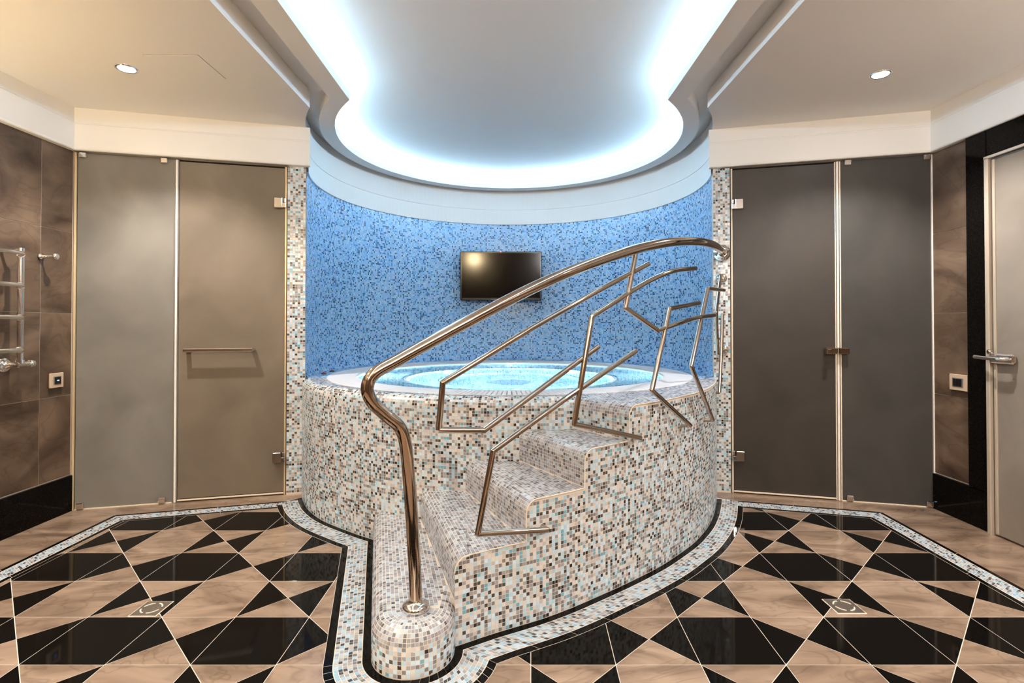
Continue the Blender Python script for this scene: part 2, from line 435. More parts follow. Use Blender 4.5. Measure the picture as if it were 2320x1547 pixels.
def keyhole(r, a, xc=-0.018, n=121, y0=YB):
    dy = math.sqrt(r * r - a * a); th = math.atan2(-dy, -a) + 2 * PI; te = math.atan2(-dy, a)
    arc = arc_pts((xc, CY), r, th, te, n)
    return np.vstack([[(-a + xc, y0)], [(-a + xc, y) for y in np.linspace(y0 + 0.3, CY - dy - 0.1, 6)], arc, [(a + xc, y) for y in np.linspace(CY - dy - 0.1, y0 + 0.3, 6)], [(a + xc, y0)]])

# ------------------------------------------------------------------ ceilings
def face_up(name, poly, z, m, parent=None, down=True, **kw):
    P = [(x, y, z) for x, y in poly]
    a = sum(poly[i - 1][0] * poly[i][1] - poly[i][0] * poly[i - 1][1] for i in range(len(poly)))
    idx = list(range(len(P)))
    if (a > 0) == down: idx = idx[::-1]
    return build(name, P, [idx], m, parent, **kw)
KO = keyhole(RN, 1.073); KL = keyhole(1.198, 0.953); KI = keyhole(1.108, 0.852)
def split_side(K, left):
    return [p for p in K if (p[0] < 0) == left]
for left, nm, lab in ((True, 'ceiling_left', 'flat warm cream ceiling over the left glass doors'), (False, 'ceiling_right', 'flat greyish beige ceiling over the right glass doors')):
    end = PLE if left else PRE
    edge = [tuple(p) for p in split_side(KO, left) if p[1] <= end[1] - 0.004]
    edge = edge if left else edge[::-1]
    edge.append(tuple(end))
    A_, X_ = (AL, XL) if left else (AR, XR)
    sg = -1 if left else 1
    poly = edge + [(A_[0], A_[1] + 0.03), (X_ + sg * 0.02, A_[1] + 0.03), (X_ + sg * 0.02, YB)]
    face_up(nm, poly, Z1, M['ceil'], label=lab, cat='ceiling', kind='structure')
tray = empty('ceiling', (0, 2.0, Z2), 'raised keyhole ceiling recess with glowing cove above the pool', 'ceiling', kind='structure')
mb = MB(); mb.strip(z_(KO, Z1), z_(KO, Z2 - 0.025)); mb.strip(z_(KO, Z2 - 0.025), z_(keyhole(RN + 0.012, 1.085), Z2 - 0.025)); mb.strip(z_(keyhole(RN + 0.012, 1.085), Z2 - 0.025), z_(keyhole(RN + 0.012, 1.085), Z2))
mb.build('recess_face', M['trim'], tray)
mb = MB(); mb.strip(z_(keyhole(RN + 0.012, 1.085), Z2), z_(KL, Z2)); mb.build('slot_soffit', M['ceil'], tray)
mb = MB(); mb.strip(z_(KL, Z2), z_(KL, 2.203)); mb.strip(z_(KL, 2.203), z_(KI, 2.203)); mb.strip(z_(KI, 2.203), z_(KI, 2.247)); mb.strip(z_(KI, 2.247), z_(KL, 2.247))
mb.build('cove_lip', M['trim'], tray)
mb = MB(); mb.strip(z_(KL, Z2), z_(KL, Z5)); mb.build('cove_upstand', M['ceil'], tray)
face_up('middle_panel', [tuple(p) for p in KL], Z5, M['ceil'], tray)
LZ = 2.284
led = keyhole(1.192, 0.947); led2 = keyhole(1.170, 0.922)
mb = MB(); mb.strip(z_(led, LZ), z_(led2, LZ))
mb.strip(z_(led2, LZ), z_(led2, LZ - 0.012)); mb.strip(z_(led, LZ - 0.012), z_(led, LZ)); mb.strip(z_(led2, LZ - 0.012), z_(led, LZ - 0.012))
mb.build('cove_light', M['cove'], None, label='cool white light strip hidden in the ceiling cove', cat='light strip')

# cornice band round the niche
nb = empty('trim_1', (CX, CY + RN, 2.0), 'curved white cornice band at the top of the blue niche', 'cornice', kind='structure')
def sweep(profile, pathf):
    mb = MB(); C = [z_(pathf(o), z) for o, z in profile]
    for a, b in zip(C[:-1], C[1:]): mb.strip(a, b)
    return mb
na = lambda o: niche_arc(RN - o)
sweep([(0.0, ZN), (0.012, ZN), (0.012, 2.036)], na).build('lower_fascia', M['trim'], nb)
sweep([(0.012, 2.036), (0.006, 2.038), (0.006, 2.043), (0.010, 2.045), (0.010, 2.19), (0.0, 2.19), (0.0, 2.20)], na).build('upper_fascia', M['trim'], nb)
# cornices over the doors and side walls
prof = [(0.0, ZB), (0.030, ZB), (0.034, ZB + 0.004), (0.034, ZB + 0.010), (0.030, ZB + 0.013), (0.030, 2.082), (0.022, 2.086), (0.022, 2.092), (0.025, 2.094), (0.025, Z1)]
uL = (PLE - AL) / np.linalg.norm(PLE - AL); uR = (PRE - AR) / np.linalg.norm(PRE - AR)
pl = [(XL, YB), tuple(AL), tuple(PLE + uL * 0.024)]; pr = [tuple(PRE + uR * 0.024), tuple(AR), (XR, YB)]
sweep(prof, lambda o: offset_miter(pl, o)).build('trim_2', M['trim'], None, label='straight cream cornice above the left glass doors and wall', cat='cornice', kind='structure')
sweep(prof, lambda o: offset_miter(pr, o)).build('trim_3', M['trim'], None, label='straight beige cornice above the right glass doors and wall', cat='cornice', kind='structure')

# ------------------------------------------------------------------ walls
BRN = M['stone_wall']
def wall_tiles(wall, x, sgn, cols, zs, thick=0.0022, gap=0.0016):
    """stone slabs on a side wall; cols = y intervals, zs = seam heights"""
    for y0, y1 in cols:
        for z0, z1 in zip(zs[:-1], zs[1:]):
            mb = MB(); mb.box((x + sgn * thick / 2, (y0 + y1) / 2, (z0 + z1) / 2), (y1 - y0 - gap, thick, z1 - z0 - gap), (0, 1), 0.001)
            mb.build('tile', BRN, wall)
ZT = [0.196, 0.626, 1.063, 1.498, ZB + 0.02]
wl = build('wall_left', [(XL, YB, 0), (XL, 2.86, 0), (XL, 2.86, Z1), (XL, YB, Z1)], [(0, 1, 2, 3)], M['grout'], label='side wall of brown stone slabs with the towel warmer', cat='wall', kind='structure')
wall_tiles(wl, XL, 1, [(2.649, 2.838), (2.12, 2.649), (1.59, 2.12), (1.06, 1.59)], ZT)
mb = MB(); mb.box((XL + 0.0011, 0.0, (0.196 + ZB) / 2), (2.12, 0.0022, ZB - 0.196), (0, 1)); mb.build('tile', BRN, wl)
wr = build('wall_right', [(XR, YB, 0), (XR, 2.9, 0), (XR, 2.9, Z1), (XR, YB, Z1)], [(3, 2, 1, 0)], M['grout'], label='side wall of brown stone slabs beside the black framed door', cat='wall', kind='structure')
wall_tiles(wr, XR, -1, [(2.648, 2.880)], ZT)
mb = MB(); mb.box((XR - 0.0011, 0.0, (0.196 + ZB) / 2), (3.2, 0.0022, ZB - 0.196), (0, 1)); mb.build('tile', BRN, wr)
for nm, x, sg, segs, lab in (('baseboard_left', XL, 1, [(2.66, 2.838), (2.10, 2.66), (1.5, 2.10), (0.6, 1.5), (YB, 0.6)], 'black stone baseboard under the left brown wall'),
                             ('baseboard_right', XR, -1, [(2.648, 2.878), (2.536, 2.648)], 'black stone baseboard under the right brown wall')):
    bo = empty(nm, (x, segs[0][0], 0), lab, 'baseboard', kind='structure')
    for y0, y1 in segs:
        mb = MB(); mb.box((x + sg * 0.008, (y0 + y1) / 2, 0.096), (y1 - y0 - 0.001, 0.016, 0.192), (0, 1), 0.002); mb.build('slab', M['granite'], bo)
bw = build('wall_rear', [(XL, YB, 0), (XR, YB, 0), (XR, YB, Z5 + 0.05), (XL, YB, Z5 + 0.05)], [(3, 2, 1, 0)], M['stone_wall'], label='plain brown stone wall behind the viewer', cat='wall', kind='structure')

# pilasters and niche wall
for A_, B_, nm, lab in ((BL, PLE, 'wall_pilaster_left', 'narrow grey mosaic pilaster between left glass door and niche'), (PRE, BR, 'wall_pilaster_right', 'narrow grey mosaic pilaster between niche and right glass door')):
    P = MB(); d = (B_ - A_) / np.linalg.norm(B_ - A_); n_ = np.array([-d[1], d[0]])
    P.add([(*A_, 0), (*B_, 0), (*(B_ + n_ * 0.12), 0), (*(A_ + n_ * 0.12), 0)] + [(*A_, ZB), (*B_, ZB), (*(B_ + n_ * 0.12), ZB), (*(A_ + n_ * 0.12), ZB)], [(0, 1, 5, 4), (1, 2, 6, 5), (2, 3, 7, 6), (3, 0, 4, 7)])
    po = P.build(nm, M['grout'], None, label=lab, cat='pilaster', kind='structure')
    t = Tiles(); zz = np.linspace(0.012, ZB, 147)
    t.rows([np.array([(*A_, z), (*B_, z)]) for z in zz], n=7).build('mosaic', M['m_wall'], po)
nw = MB(); nw.strip(z_(niche_arc(RN), 0.6), z_(niche_arc(RN), ZN + 0.02), True)
nwo = nw.build('wall_niche', M['grout_blue'], None, label='curved blue mosaic niche wall behind the pool', cat='wall', kind='structure')
rows = int(round((ZN - ZD - 0.03) / PITCH))
curves = [z_(niche_arc(RN - 0.032), ZD + 0.0005)] + [z_(niche_arc(RN - 0.030 * (1 - math.sin(a))), ZD + 0.030 * (1 - math.cos(a))) for a in (0.5, 1.0)] + [z_(niche_arc(RN - 0.0005), z) for z in np.linspace(ZD + 0.03, ZN, rows)]
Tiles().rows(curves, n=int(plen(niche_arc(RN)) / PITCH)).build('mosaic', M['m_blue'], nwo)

# ------------------------------------------------------------------ glass fronts
def along(A, B, s): d = (B - A) / np.linalg.norm(B - A); return A + d * s
def glass_front(side):
    L_ = side == 'left'
    A_, B_ = (AL, BL) if L_ else (AR, BR)
    d = (B_ - A_) / np.linalg.norm(B_ - A_); back = np.array([-d[1], d[0]]) if L_ else np.array([d[1], -d[0]])
    if back[1] < 0: back = -back
    at = lambda s, o=0.0: A_ + d * s + back * o
    zt = ZB - 0.004
    fg = M['frost_l'] if L_ else M['frost_r']
    w = 'left' if L_ else 'right'
    # header soffit and cabin behind
    mb = MB(); mb.box((*at(0.53, 0.02), ZB + 0.006), (1.12, 0.06, 0.012), d); mb.build('trim_4' if L_ else 'trim_5', M['trim'], None, label=f'header strip above the {w} glass panel and door', cat='header', kind='structure')
    cab = MB(); q = [at(-0.01, 0.06), at(1.09, 0.06), at(1.09, 0.95), at(-0.01, 0.95)]
    cab.add([(*p, -0.002) for p in q] + [(*p, ZB + 0.02) for p in q], [(0, 1, 2, 3), (4, 7, 6, 5), (0, 3, 7, 4), (1, 5, 6, 2), (2, 6, 7, 3)])
    cab.build('wall_cabin_' + w, M['cabin'], None, label=f'dim cabin interior behind the {w} frosted glass', cat='wall', kind='structure')
    # fixed panel
    s0, s1 = (0.022, 0.488) if L_ else (0.010, 0.450)
    gp = empty('glass_panel', (*at((s0 + s1) / 2), 0), ('fixed frosted glass panel next to the towel warmer wall' if L_ else 'fixed smoky frosted glass panel next to the black framed door'), 'glass panel')
    mb = MB(); mb.box((*at((s0 + s1) / 2, 0.012), (zt + 0.006) / 2), (s1 - s0, 0.008, zt - 0.006), d, 0.001); mb.build('pane', M['frost_lp'] if L_ else M['frost_rp'], gp)
    for s_ in (s0 + 0.028, s1 - 0.048) if L_ else (s0 + 0.018, s1 - 0.036):
        for z in (zt - 0.013, 0.022):
            mb = MB(); mb.box((*at(s_, 0.004), z), (0.034, 0.026, 0.032), d, 0.003); mb.build('clip', M['chrome'], gp)
    mb = MB(); mb.box((*at(s0 - 0.008, 0.006), zt / 2), (0.010, 0.012, zt), d, 0.001); mb.build('edge_strip', M['brass'] if L_ else M['seal'], gp)
    mb = MB(); mb.box((*at((s0 + s1) / 2, 0.010), 0.003), (s1 - s0, 0.014, 0.006), d); mb.build('bottom_joint', M['bead'], gp)
    # hinged door
    e0, e1 = (0.514, 1.070) if L_ else (0.482, 1.024)
    dr = empty('door_1' if L_ else 'door_2', (*at((e0 + e1) / 2), 0), ('frosted glass door with long horizontal bar handle' if L_ else 'smoky frosted glass door with small square latch'), 'door', kind='structure')
    mb = MB(); mb.box((*at((e0 + e1) / 2, 0.012), (zt + 0.02) / 2 - 0.004), (e1 - e0, 0.008, zt - 0.03), d, 0.001); mb.build('pane', fg, dr)
    mb = MB(); mb.box((*at((s1 + e0) / 2 + 0.001, 0.008), zt / 2), (0.011, 0.016, zt - 0.004), d, 0.002); mb.build('seal_strip', M['seal'], dr)
    for q_, wd in ((s1 + 0.004, 0.006), (e0 - 0.003, 0.005)):
        mb = MB(); mb.box((*at(q_, 0.008), zt / 2), (wd, 0.010, zt - 0.006), d); mb.build('edge_strip', M['grey'] if L_ else M['bead'], dr)
    mb = MB(); mb.box((*at((e0 + e1) / 2, 0.010), 0.012), (e1 - e0, 0.012, 0.008), d, 0.001); mb.build('bottom_seal', M['bead'], dr)
    mb = MB(); mb.box((*at(e1 + 0.006, 0.008), zt / 2), (0.009, 0.012, zt - 0.004), d, 0.001); mb.build('edge_strip', M['brass'] if L_ else M['bead'], dr)
    for z in (1.718, 0.224):
        hp = MB(); hp.box((*at(e1 - 0.034, -0.004), z), (0.046, 0.030, 0.060), d, 0.003); h = hp.build('hinge', M['chrome'] if z > 1 else M['satin'], dr)
        hp = MB(); hp.box((*at(e1 - 0.002, -0.006), z - 0.014), (0.020, 0.026, 0.030), d, 0.002); hp.build('hinge_knuckle', M['chrome'], h)
        hp = MB(); hp.box((*at(e1 + 0.000, -0.002), z + 0.016), (0.012, 0.022, 0.026), d, 0.002); hp.build('hinge_plate', M['chrome'], h)
    if L_:
        hd = MB(); hd.box((*at(0.733, -0.048), 0.858), (0.360, 0.018, 0.020), d, 0.004); h = hd.build('handle', M['chrome'], dr)
        for s_ in (0.565, 0.902):
            hp = MB(); hp.box((*at(s_, -0.020), 0.858), (0.022, 0.056, 0.018), d, 0.003); hp.build('handle_post', M['chrome'], h)
    else:
        hd = MB(); hd.box((*at(0.510, -0.014), 0.852), (0.060, 0.034, 0.034), d, 0.003); h = hd.build('latch', M['steel'], dr)
        hp = MB(); hp.box((*at(0.446, -0.012), 0.853), (0.054, 0.030, 0.034), d, 0.003); hp.build('strike', M['steel'], h)
        hp = MB(); hp.box((*at(0.528, -0.042), 0.850), (0.024, 0.024, 0.026), d, 0.003); hp.build('thumb_turn', M['steel'], h)
glass_front('left'); glass_front('right')

# black framed door on the right wall
d3 = empty('door_3', (XR, 2.2, 0), 'pale frosted door in a black stone surround with lever handle', 'door', kind='structure')
mb = MB(); mb.box((XR - 0.010, 2.592, (0.196 + ZB) / 2), (0.108, 0.020, ZB - 0.196), (0, 1), 0.002); mb.build('surround_jamb', M['granite'], d3)
mb = MB(); mb.box((XR - 0.012, 2.534, ZB / 2), (0.010, 0.024, ZB), (0, 1), 0.002); mb.build('surround_edge', M['granite'], d3)
mb = MB(); mb.box((XR - 0.010, 2.03, (1.815 + ZB) / 2), (1.0, 0.020, ZB - 1.815), (0, 1), 0.002); mb.build('lintel', M['granite'], d3)
for y, w_ in ((2.517, 0.022), (1.60, 0.022)):
    mb = MB(); mb.box((XR - 0.018, y, 0.90), (w_, 0.036, 1.80), (0, 1), 0.003); mb.build('frame_post', M['frame'], d3)
mb = MB(); mb.box((XR - 0.018, 2.06, 1.801), (0.94, 0.036, 0.018), (0, 1), 0.003); mb.build('frame_head', M['chrome'], d3)
mb = MB(); mb.box((XR - 0.014, 2.06, 0.899), (0.886, 0.010, 1.776), (0, 1), 0.001); pn = mb.build('pane', M['frost_d'], d3)
mb = MB(); mb.box((XR - 0.020, 2.490, 0.899), (0.014, 0.010, 1.776), (0, 1), 0.002); mb.build('pane_edge', M['frame'], pn)
mb = MB(); mb.box((XR - 0.030, 2.445, 0.842), (0.125, 0.022, 0.046), (0, 1), 0.008); hb = mb.build('handle_plate', M['chrome'], d3)
mb = MB(); mb.tube([(XR - 0.030, 2.405, 0.842), (XR - 0.062, 2.402, 0.842), (XR - 0.070, 2.410, 0.842), (XR - 0.072, 2.43, 0.842), (XR - 0.072, 2.545, 0.846)], 0.0095, 12); mb.build('lever', M['chrome'], hb)
mb = MB(); mb.lathe((XR - 0.036, 2.497, 0.872), (-1, 0, 0), [(0.011, 0), (0.011, 0.012), (0.006, 0.016)], 16); mb.build('key_cap', M['steel'], hb)

# ------------------------------------------------------------------ floor
floor = build('floor', [(XL - 0.02, YB, -0.02), (XR + 0.02, YB, -0.02), (XR + 0.02, 3.3, -0.02), (XL - 0.02, 3.3, -0.02), (XL - 0.02, YB, 0.0), (XR + 0.02, YB, 0.0), (XR + 0.02, 3.3, 0.0), (XL - 0.02, 3.3, 0.0)],
              [(3, 2, 1, 0), (4, 5, 6, 7), (0, 1, 5, 4), (1, 2, 6, 5), (2, 3, 7, 6), (3, 0, 4, 7)], M['grout'], label='polished black and taupe stone floor in a square and triangle pattern', cat='floor', kind='structure')
TH = 0.0008
ca = 0.2515
# border lines: left and right
OL = np.array([(-1.150, 3.027), (-2.086, 2.770), (-2.086, 0.3)])
OR = np.array([(1.95, 0.3), (1.972, 2.815), (1.150, 3.034)])
OR[0] = (1.972 - 0.045 * (2.815 - 0.3), 0.3)
def in_field(x, y):
    lx = -1.985; rx = 1.850 - 0.045 * (2.815 - y)
    top_l = 2.742 + (x + 2.0) * 0.2746; top_r = 2.745 - (x - 1.9) * 0.2664
    return (x > lx) & (x < rx) & (y < np.where(x < 0, top_l, top_r))
S1C, S1R = np.array([-0.300, 1.612]), 0.124
SOLID = [tuple(p) for p in DRUM if p[0] < -0.66] + [(-0.651, 2.47), (-0.421, 1.58), (-0.35, 1.50), (-0.25, 1.50), (-0.178, 1.642)] + [tuple(p) for p in SIDE] + [(1.2, 3.3), (-1.24, 3.3)]
shared = {}
def piece(key, poly, m, loc):
    if key not in shared:
        mb = MB(); mb.prism([tuple(p) for p in inset(poly, 0.0012)], 0.0, TH, 0.0002)
        me = bpy.data.meshes.new('tile'); me.from_pydata((np.array(mb.v) * S).tolist(), [], mb.f); me.update(); me.materials.append(m); shared[key] = me
    o = bpy.data.objects.new('tile', shared[key]); COL.objects.link(o); o.parent = floor; o.location = Vector((loc[0], loc[1], 0)) * S
SH = 0.0375
def cell(side, k, j):
    y0 = 1.81 + ca * j * 1.0045; y1 = y0 + ca * 1.0045
    if side == 'L':
        x0 = -0.694 - ca * 1.003 * k; xs = [(x0, y0), (x0 + ca * 1.003, y0), (x0 + ca * 1.003, y1), (x0, y1)]; X = (k + j) % 2 == 1
    else:
        w = 0.2503; f = lambda i, y: 0.556 + w * i + SH * (y - 1.559)
        xs = [(f(k, y0), y0), (f(k + 1, y0), y0), (f(k + 1, y1), y1), (f(k, y1), y1)]; X = (k + j) % 2 == 0
    c = np.array(xs); ctr = c.mean(0)
    tt = np.linspace(0.04, 0.96, 9); samp = np.array([(c[0] * (1 - a) + c[1] * a) * (1 - b) + (c[3] * (1 - a) + c[2] * a) * b for a in tt for b in tt])
    inn = in_field(samp[:, 0], samp[:, 1]); sol = inside(samp[:, 0], samp[:, 1], SOLID)
    if not np.any(inn & ~sol): return
    loc = c[0]; q = c - loc
    if not X: piece((side, 'sq', j % 2), [tuple(p) for p in q], M['stone'] if j % 2 == 0 else M['granite'], loc); return
    m_ = q.mean(0)
    for t_, (a, b) in enumerate(((0, 1), (1, 2), (2, 3), (3, 0))):
        tri = [tuple(q[a]), tuple(q[b]), tuple(m_)]; wc = c[[a, b]].mean(0) * 0.6 + ctr * 0.4
        tp = np.array([(c[a] * (1 - u) + c[b] * u) * (1 - w) + ctr * w for u in tt for w in tt])
        if not np.any(in_field(tp[:, 0], tp[:, 1]) & ~inside(tp[:, 0], tp[:, 1], SOLID)): continue
        piece((side, 'tri', t_), tri, M['stone'] if t_ in (0, 2) else M['granite'], loc)
for j in range(-3, 5):
    for k in range(0, 7): cell('L', k, j)
    for k in range(-3, 6):
        cell('R', k, j)
def slab(poly, m=None, z1=TH + 0.0004, nm='slab'):
    a = sum(poly[i - 1][0] * poly[i][1] - poly[i][0] * poly[i - 1][1] for i in range(len(poly)))
    p = poly if a > 0 else poly[::-1]
    mb = MB(); mb.prism([tuple(q) for q in p], 0.0, z1, 0.0002); return mb.build(nm, m or M['stone'], floor)
# plain slabs near the walls and in front
sL = (OL[0] - OL[1]) / np.linalg.norm(OL[0] - OL[1]); sR = (OR[2] - OR[1]) / np.linalg.norm(OR[2] - OR[1])
ye = OL[1][1] + (XL - OL[1][0]) * sL[1] / sL[0]
slab([(XL, ye + 0.001), (-1.30, OL[1][1] + (-1.30 + 2.086) * sL[1] / sL[0] + 0.001), (-1.22, 3.05), (-1.20, 3.20), (XL, 2.93)])
slab([(XL, 1.75), (-2.086, 1.75), (-2.086, 2.769), (XL, ye - 0.001)]); slab([(XL, 0.6), (-2.086, 0.6), (-2.086, 1.748), (XL, 1.748)])
yr = OR[1][1] + (XR - OR[1][0]) * sR[1] / sR[0]
slab([(XR, yr + 0.001), (XR, 2.95), (1.22, 3.25), (1.18, 3.05), (1.30, OR[1][1] + (1.30 - 1.972) * sR[1] / sR[0] + 0.001)])
slab([(XR, 1.75), (1.972 - 0.045 * 1.065, 1.75), (1.972, 2.814), (XR, yr - 0.001)]); slab([(XR, 0.6), (1.90, 0.6), (1.972 - 0.045 * 1.067, 1.748), (XR, 1.748)])
slab([(XL, YB), (XR, YB), (XR, 0.598), (XL, 0.598)])
slab([(-2.05, 0.60), (1.88, 0.60), (1.88, 1.05), (-2.05, 1.05)], M['granite'])
# wall-side border: black line, mosaic, black line
def strip_pieces(a, b, z, m, ln, nm, ends=False):
    L_ = plen(a); n = max(1, int(round(L_ / ln))); A = resample(a, n * 8 + 1); B = resample(b, n * 8 + 1)
    for i in range(n):
        q = np.vstack([A[i * 8:i * 8 + 9], B[i * 8:i * 8 + 9][::-1]]); ctr = q.mean(0)
        t0 = A[i * 8 + 1] - A[i * 8]; t0 /= np.linalg.norm(t0); t1 = A[i * 8 + 8] - A[i * 8 + 7]; t1 /= np.linalg.norm(t1)
        q[0] += t0 * 0.0008; q[-1] += t0 * 0.0008; q[8] -= t1 * 0.0008; q[9] -= t1 * 0.0008
        k = len(q); mb = MB(); half = 9
        V = [(x, y, 0.0) for x, y in q] + [(x, y, z) for x, y in q]
        F = [(k + i_, k + k - 1 - i_, k + k - 2 - i_, k + i_ + 1) for i_ in range(half - 1)] + [(i_, (i_ + 1) % k, k + (i_ + 1) % k, k + i_)[::-1] for i_ in range(k)]
        mb.add(V, F); mb.build(nm, m, floor)
for O, sg in ((OL, 1), (OR, 1)):
    off = [0.0, -0.019, -0.022, -0.084, -0.087, -0.108] if O is OL else [0.0, -0.019, -0.022, -0.092, -0.095, -0.116]
    if O is OL: Cs = [offset_miter(O, -o * -1) if False else offset_miter(O, o) for o in off]
    else: Cs = [offset_miter(O, o) for o in off]
    for seg in ((0, 1), (1, 2)):
        g = [c[list(seg)] for c in Cs]
        strip_pieces(g[0], g[1], TH + 0.0006, M['granite'], 0.55, 'border_strip')
        strip_pieces(g[4], g[5], TH + 0.0006, M['granite'], 0.55, 'border_strip')
        e_ = offset_miter(O, off[5] - 0.0014)[list(seg)]; e0 = offset_miter(O, 0.0014)[list(seg)]
        mb = MB(); mb.add([(*e0[0], TH + 0.0003), (*e0[1], TH + 0.0003), (*e_[1], TH + 0.0003), (*e_[0], TH + 0.0003)], [(0, 1, 2, 3)]); mb.build('border_bed', M['grout'], floor)
    t = Tiles(); ks = np.linspace(0, 1, 6 if O is OL else 7)
    for seg in ((0, 1), (1, 2)):
        t.rows([z_(np.array([Cs[2][i] * (1 - k) + Cs[3][i] * k for i in seg]), TH + 0.0004) for k in ks])
    t.build('border_mosaic', M['m_band'], floor)
# band round the spa
DR = DRUM[(DRUM[:, 0] < -0.50) & (DRUM[:, 1] < 3.03)]; SB = SIDE[SIDE[:, 1] < 3.04]
ST1 = np.vstack([resample([(-0.672, 2.565), tuple(S1C + S1R * np.array([-0.9706, -0.2405]))], 40), arc_pts(S1C, S1R, math.atan2(-0.2405, -0.9706) + 2 * PI, 2 * PI + 0.25, 30)[1:]])
BANDS = [0.0, 0.026, 0.028, 0.108, 0.110, 0.136]
def chain(d):
    A = offset(DR, d); B = np.vstack([offset(ST1, d)]); C = offset(SB, d)
    C = np.vstack([C[0] - (C[2] - C[0]) * 3, C]); A = np.vstack([A, A[-1] + (A[-1] - A[-3]) * 4])
    Bx = np.vstack([B, B[-1] + (B[-1] - B[-3]) * 3])
    if d > 0:
        A, Bx = trim_pair(A, Bx); Bx, C = trim_pair(Bx, C)
    return A, Bx, C
CH = [chain(max(d, 0.0005)) for d in BANDS]
def cut(P):
    e = (P - S1C) @ np.array([0.2405, -0.9706]); return int(np.argmax(e > -0.002))
for seg, ln in ((0, 0.36), (1, 0.0), (2, 0.145)):
    for a, b in ((0, 1), (4, 5)):
        A, B = CH[a][seg], CH[b][seg]
        if a == 4 and seg != 1:
            top = lambda P: (2.742 + (P[:, 0] + 2.0) * 0.2746) if seg == 0 else (2.745 - (P[:, 0] - 1.9) * 0.2664)
            A, B = A[A[:, 1] < top(A) - 0.004], B[B[:, 1] < top(B) - 0.004]
        if a == 4:
            Bo = offset(B, 0.0013); nb_ = 120
            mb = MB(); mb.strip(z_(resample(Bo, nb_), TH + 0.0006), z_(resample(A, nb_), TH + 0.0006)); mb.build('border_bed', M['grout'], floor)
        if seg != 1: strip_pieces(A, B, TH + 0.001, M['granite'], ln, 'border_strip')
        else:
            pass
            ia, ib = cut(A), cut(B)
            strip_pieces(A[:ia + 1], B[:ib + 1], TH + 0.001, M['granite'], 1.2, 'border_strip')
            strip_pieces(A[ia:], B[ib:], TH + 0.001, M['granite'], 0.026 if a == 0 else 0.03, 'border_strip')
    ua, ub = CH[1][seg], CH[4][seg]; n = 160
    mb = MB(); mb.strip(z_(resample(ub, n), TH + 0.0007), z_(resample(ua, n), TH + 0.0007)); mb.build('border_bed', M['grout'], floor)
    tb = Tiles()
    if seg == 1:
        i3, i2 = cut(CH[3][1]), cut(CH[2][1]); parts = [(CH[3][1][:i3 + 1], CH[2][1][:i2 + 1]), (CH[3][1][i3:], CH[2][1][i2:])]
    else: parts = [(CH[3][seg], CH[2][seg])]
    for q3, q2 in parts:
        tb.rows([z_(resample(q3, 300) * k + resample(q2, 300) * (1 - k), TH + 0.0008) for k in np.linspace(1, 0, 7)])
    tb.build('border_mosaic', M['m_band'], floor)

# ------------------------------------------------------------------ spa: drum, steps, deck, basin
spa = empty('spa_pool', (CX, CY, 0), 'round raised whirlpool clad in grey mosaic with curved steps', 'pool')
dw = MB()
nose = [(RF * (1 - math.cos(a)), ZD - RF + RF * math.sin(a)) for a in np.linspace(0, PI / 2, 7)]
pc = [z_(DRUM, 0.0), z_(DRUM, ZD - RF)] + [z_(offset(DRUM, -o), z) for o, z in nose[1:]] + [z_(offset(DRUM, -RF - 0.05), ZD)]
for a, b in zip(pc[:-1], pc[1:]): dw.strip(a, b, True)
dwo = dw.build('drum_wall', M['grout'], spa)
nr = int(round((ZD - RF) / PITCH))
cur = [z_(DRUM, z) for z in np.linspace(0.004, ZD - RF, nr)] + [z_(offset(DRUM, -RF * (1 - math.cos(a))), ZD - RF + RF * math.sin(a)) for a in np.linspace(0, PI / 2, 7)[1:]]
Tiles().rows(cur, n=int(plen(DRUM) / PITCH)).build('mosaic', M['m_wall'], dwo)
# deck
R5 = [np.array(p) for p in RIS[5]]; d5 = (R5[1] - R5[0]) / np.linalg.norm(R5[1] - R5[0]); n5 = np.array([-d5[1], d5[0]])
din = offset(DRUM, -RF); din = din[din[:, 0] < 0.235]
sd = SIDE[SIDE[:, 0] > 0.50]
DECK = [tuple(p) for p in din] + [tuple(R5[0] + n5 * RF), tuple(R5[1] + n5 * RF)] + [tuple(p) for p in sd] + [tuple(p) for p in niche_arc(RN - 0.002)[::-1]]
def polar(poly, c, n):
    out = []
    P = [np.array(p) for p in poly]
    for a in np.linspace(0, 2 * PI, n, endpoint=False):
        e = np.array(c) + 4 * np.array([math.cos(a), math.sin(a)]); best = None
        for i in range(len(P)):
            h = seg_x(np.array(c), e, P[i], P[(i + 1) % len(P)])
            if h and (best is None or h[0] > best): best = h[0]
        out.append(np.array(c) + (best or 0.3) * (e - np.array(c)))
    return np.array(out)
RO, RI, ZW = 1.150, 0.985, 0.674
NP = 240
outer = polar(DECK, (CX, CY), NP); inner = arc_pts((CX, CY), RO, 0, 2 * PI * (1 - 1 / NP), NP)
loop = lambda P: np.vstack([P, P[:1]])
dk = MB(); dk.strip(z_(loop(outer), ZD), z_(loop(inner), ZD)); dko = dk.build('deck', M['grout'], spa)
g = np.arange(-1.32, 1.32, PITCH); h_ = np.arange(1.95, 4.85, PITCH); gx, gy = np.meshgrid(g, h_); gx = gx.ravel(); gy = gy.ravel()
cxx, cyy = gx + PITCH / 2, gy + PITCH / 2
ok = inside(cxx, cyy, DECK) & (np.hypot(cxx - CX, cyy - CY) > RO + 0.004)
Q = np.stack([np.column_stack([gx + a * PITCH, gy + b * PITCH, np.full(len(gx), ZD)]) for a, b in ((0, 0), (1, 0), (1, 1), (0, 1))], 1)[ok]
back = (Q[:, :, 1].mean(1) > 3.15)
Tiles().quads(Q[~back]).build('mosaic', M['m_deck_lit'], dko)
Tiles().quads(Q[back]).build('mosaic', M['m_blue'], dko)
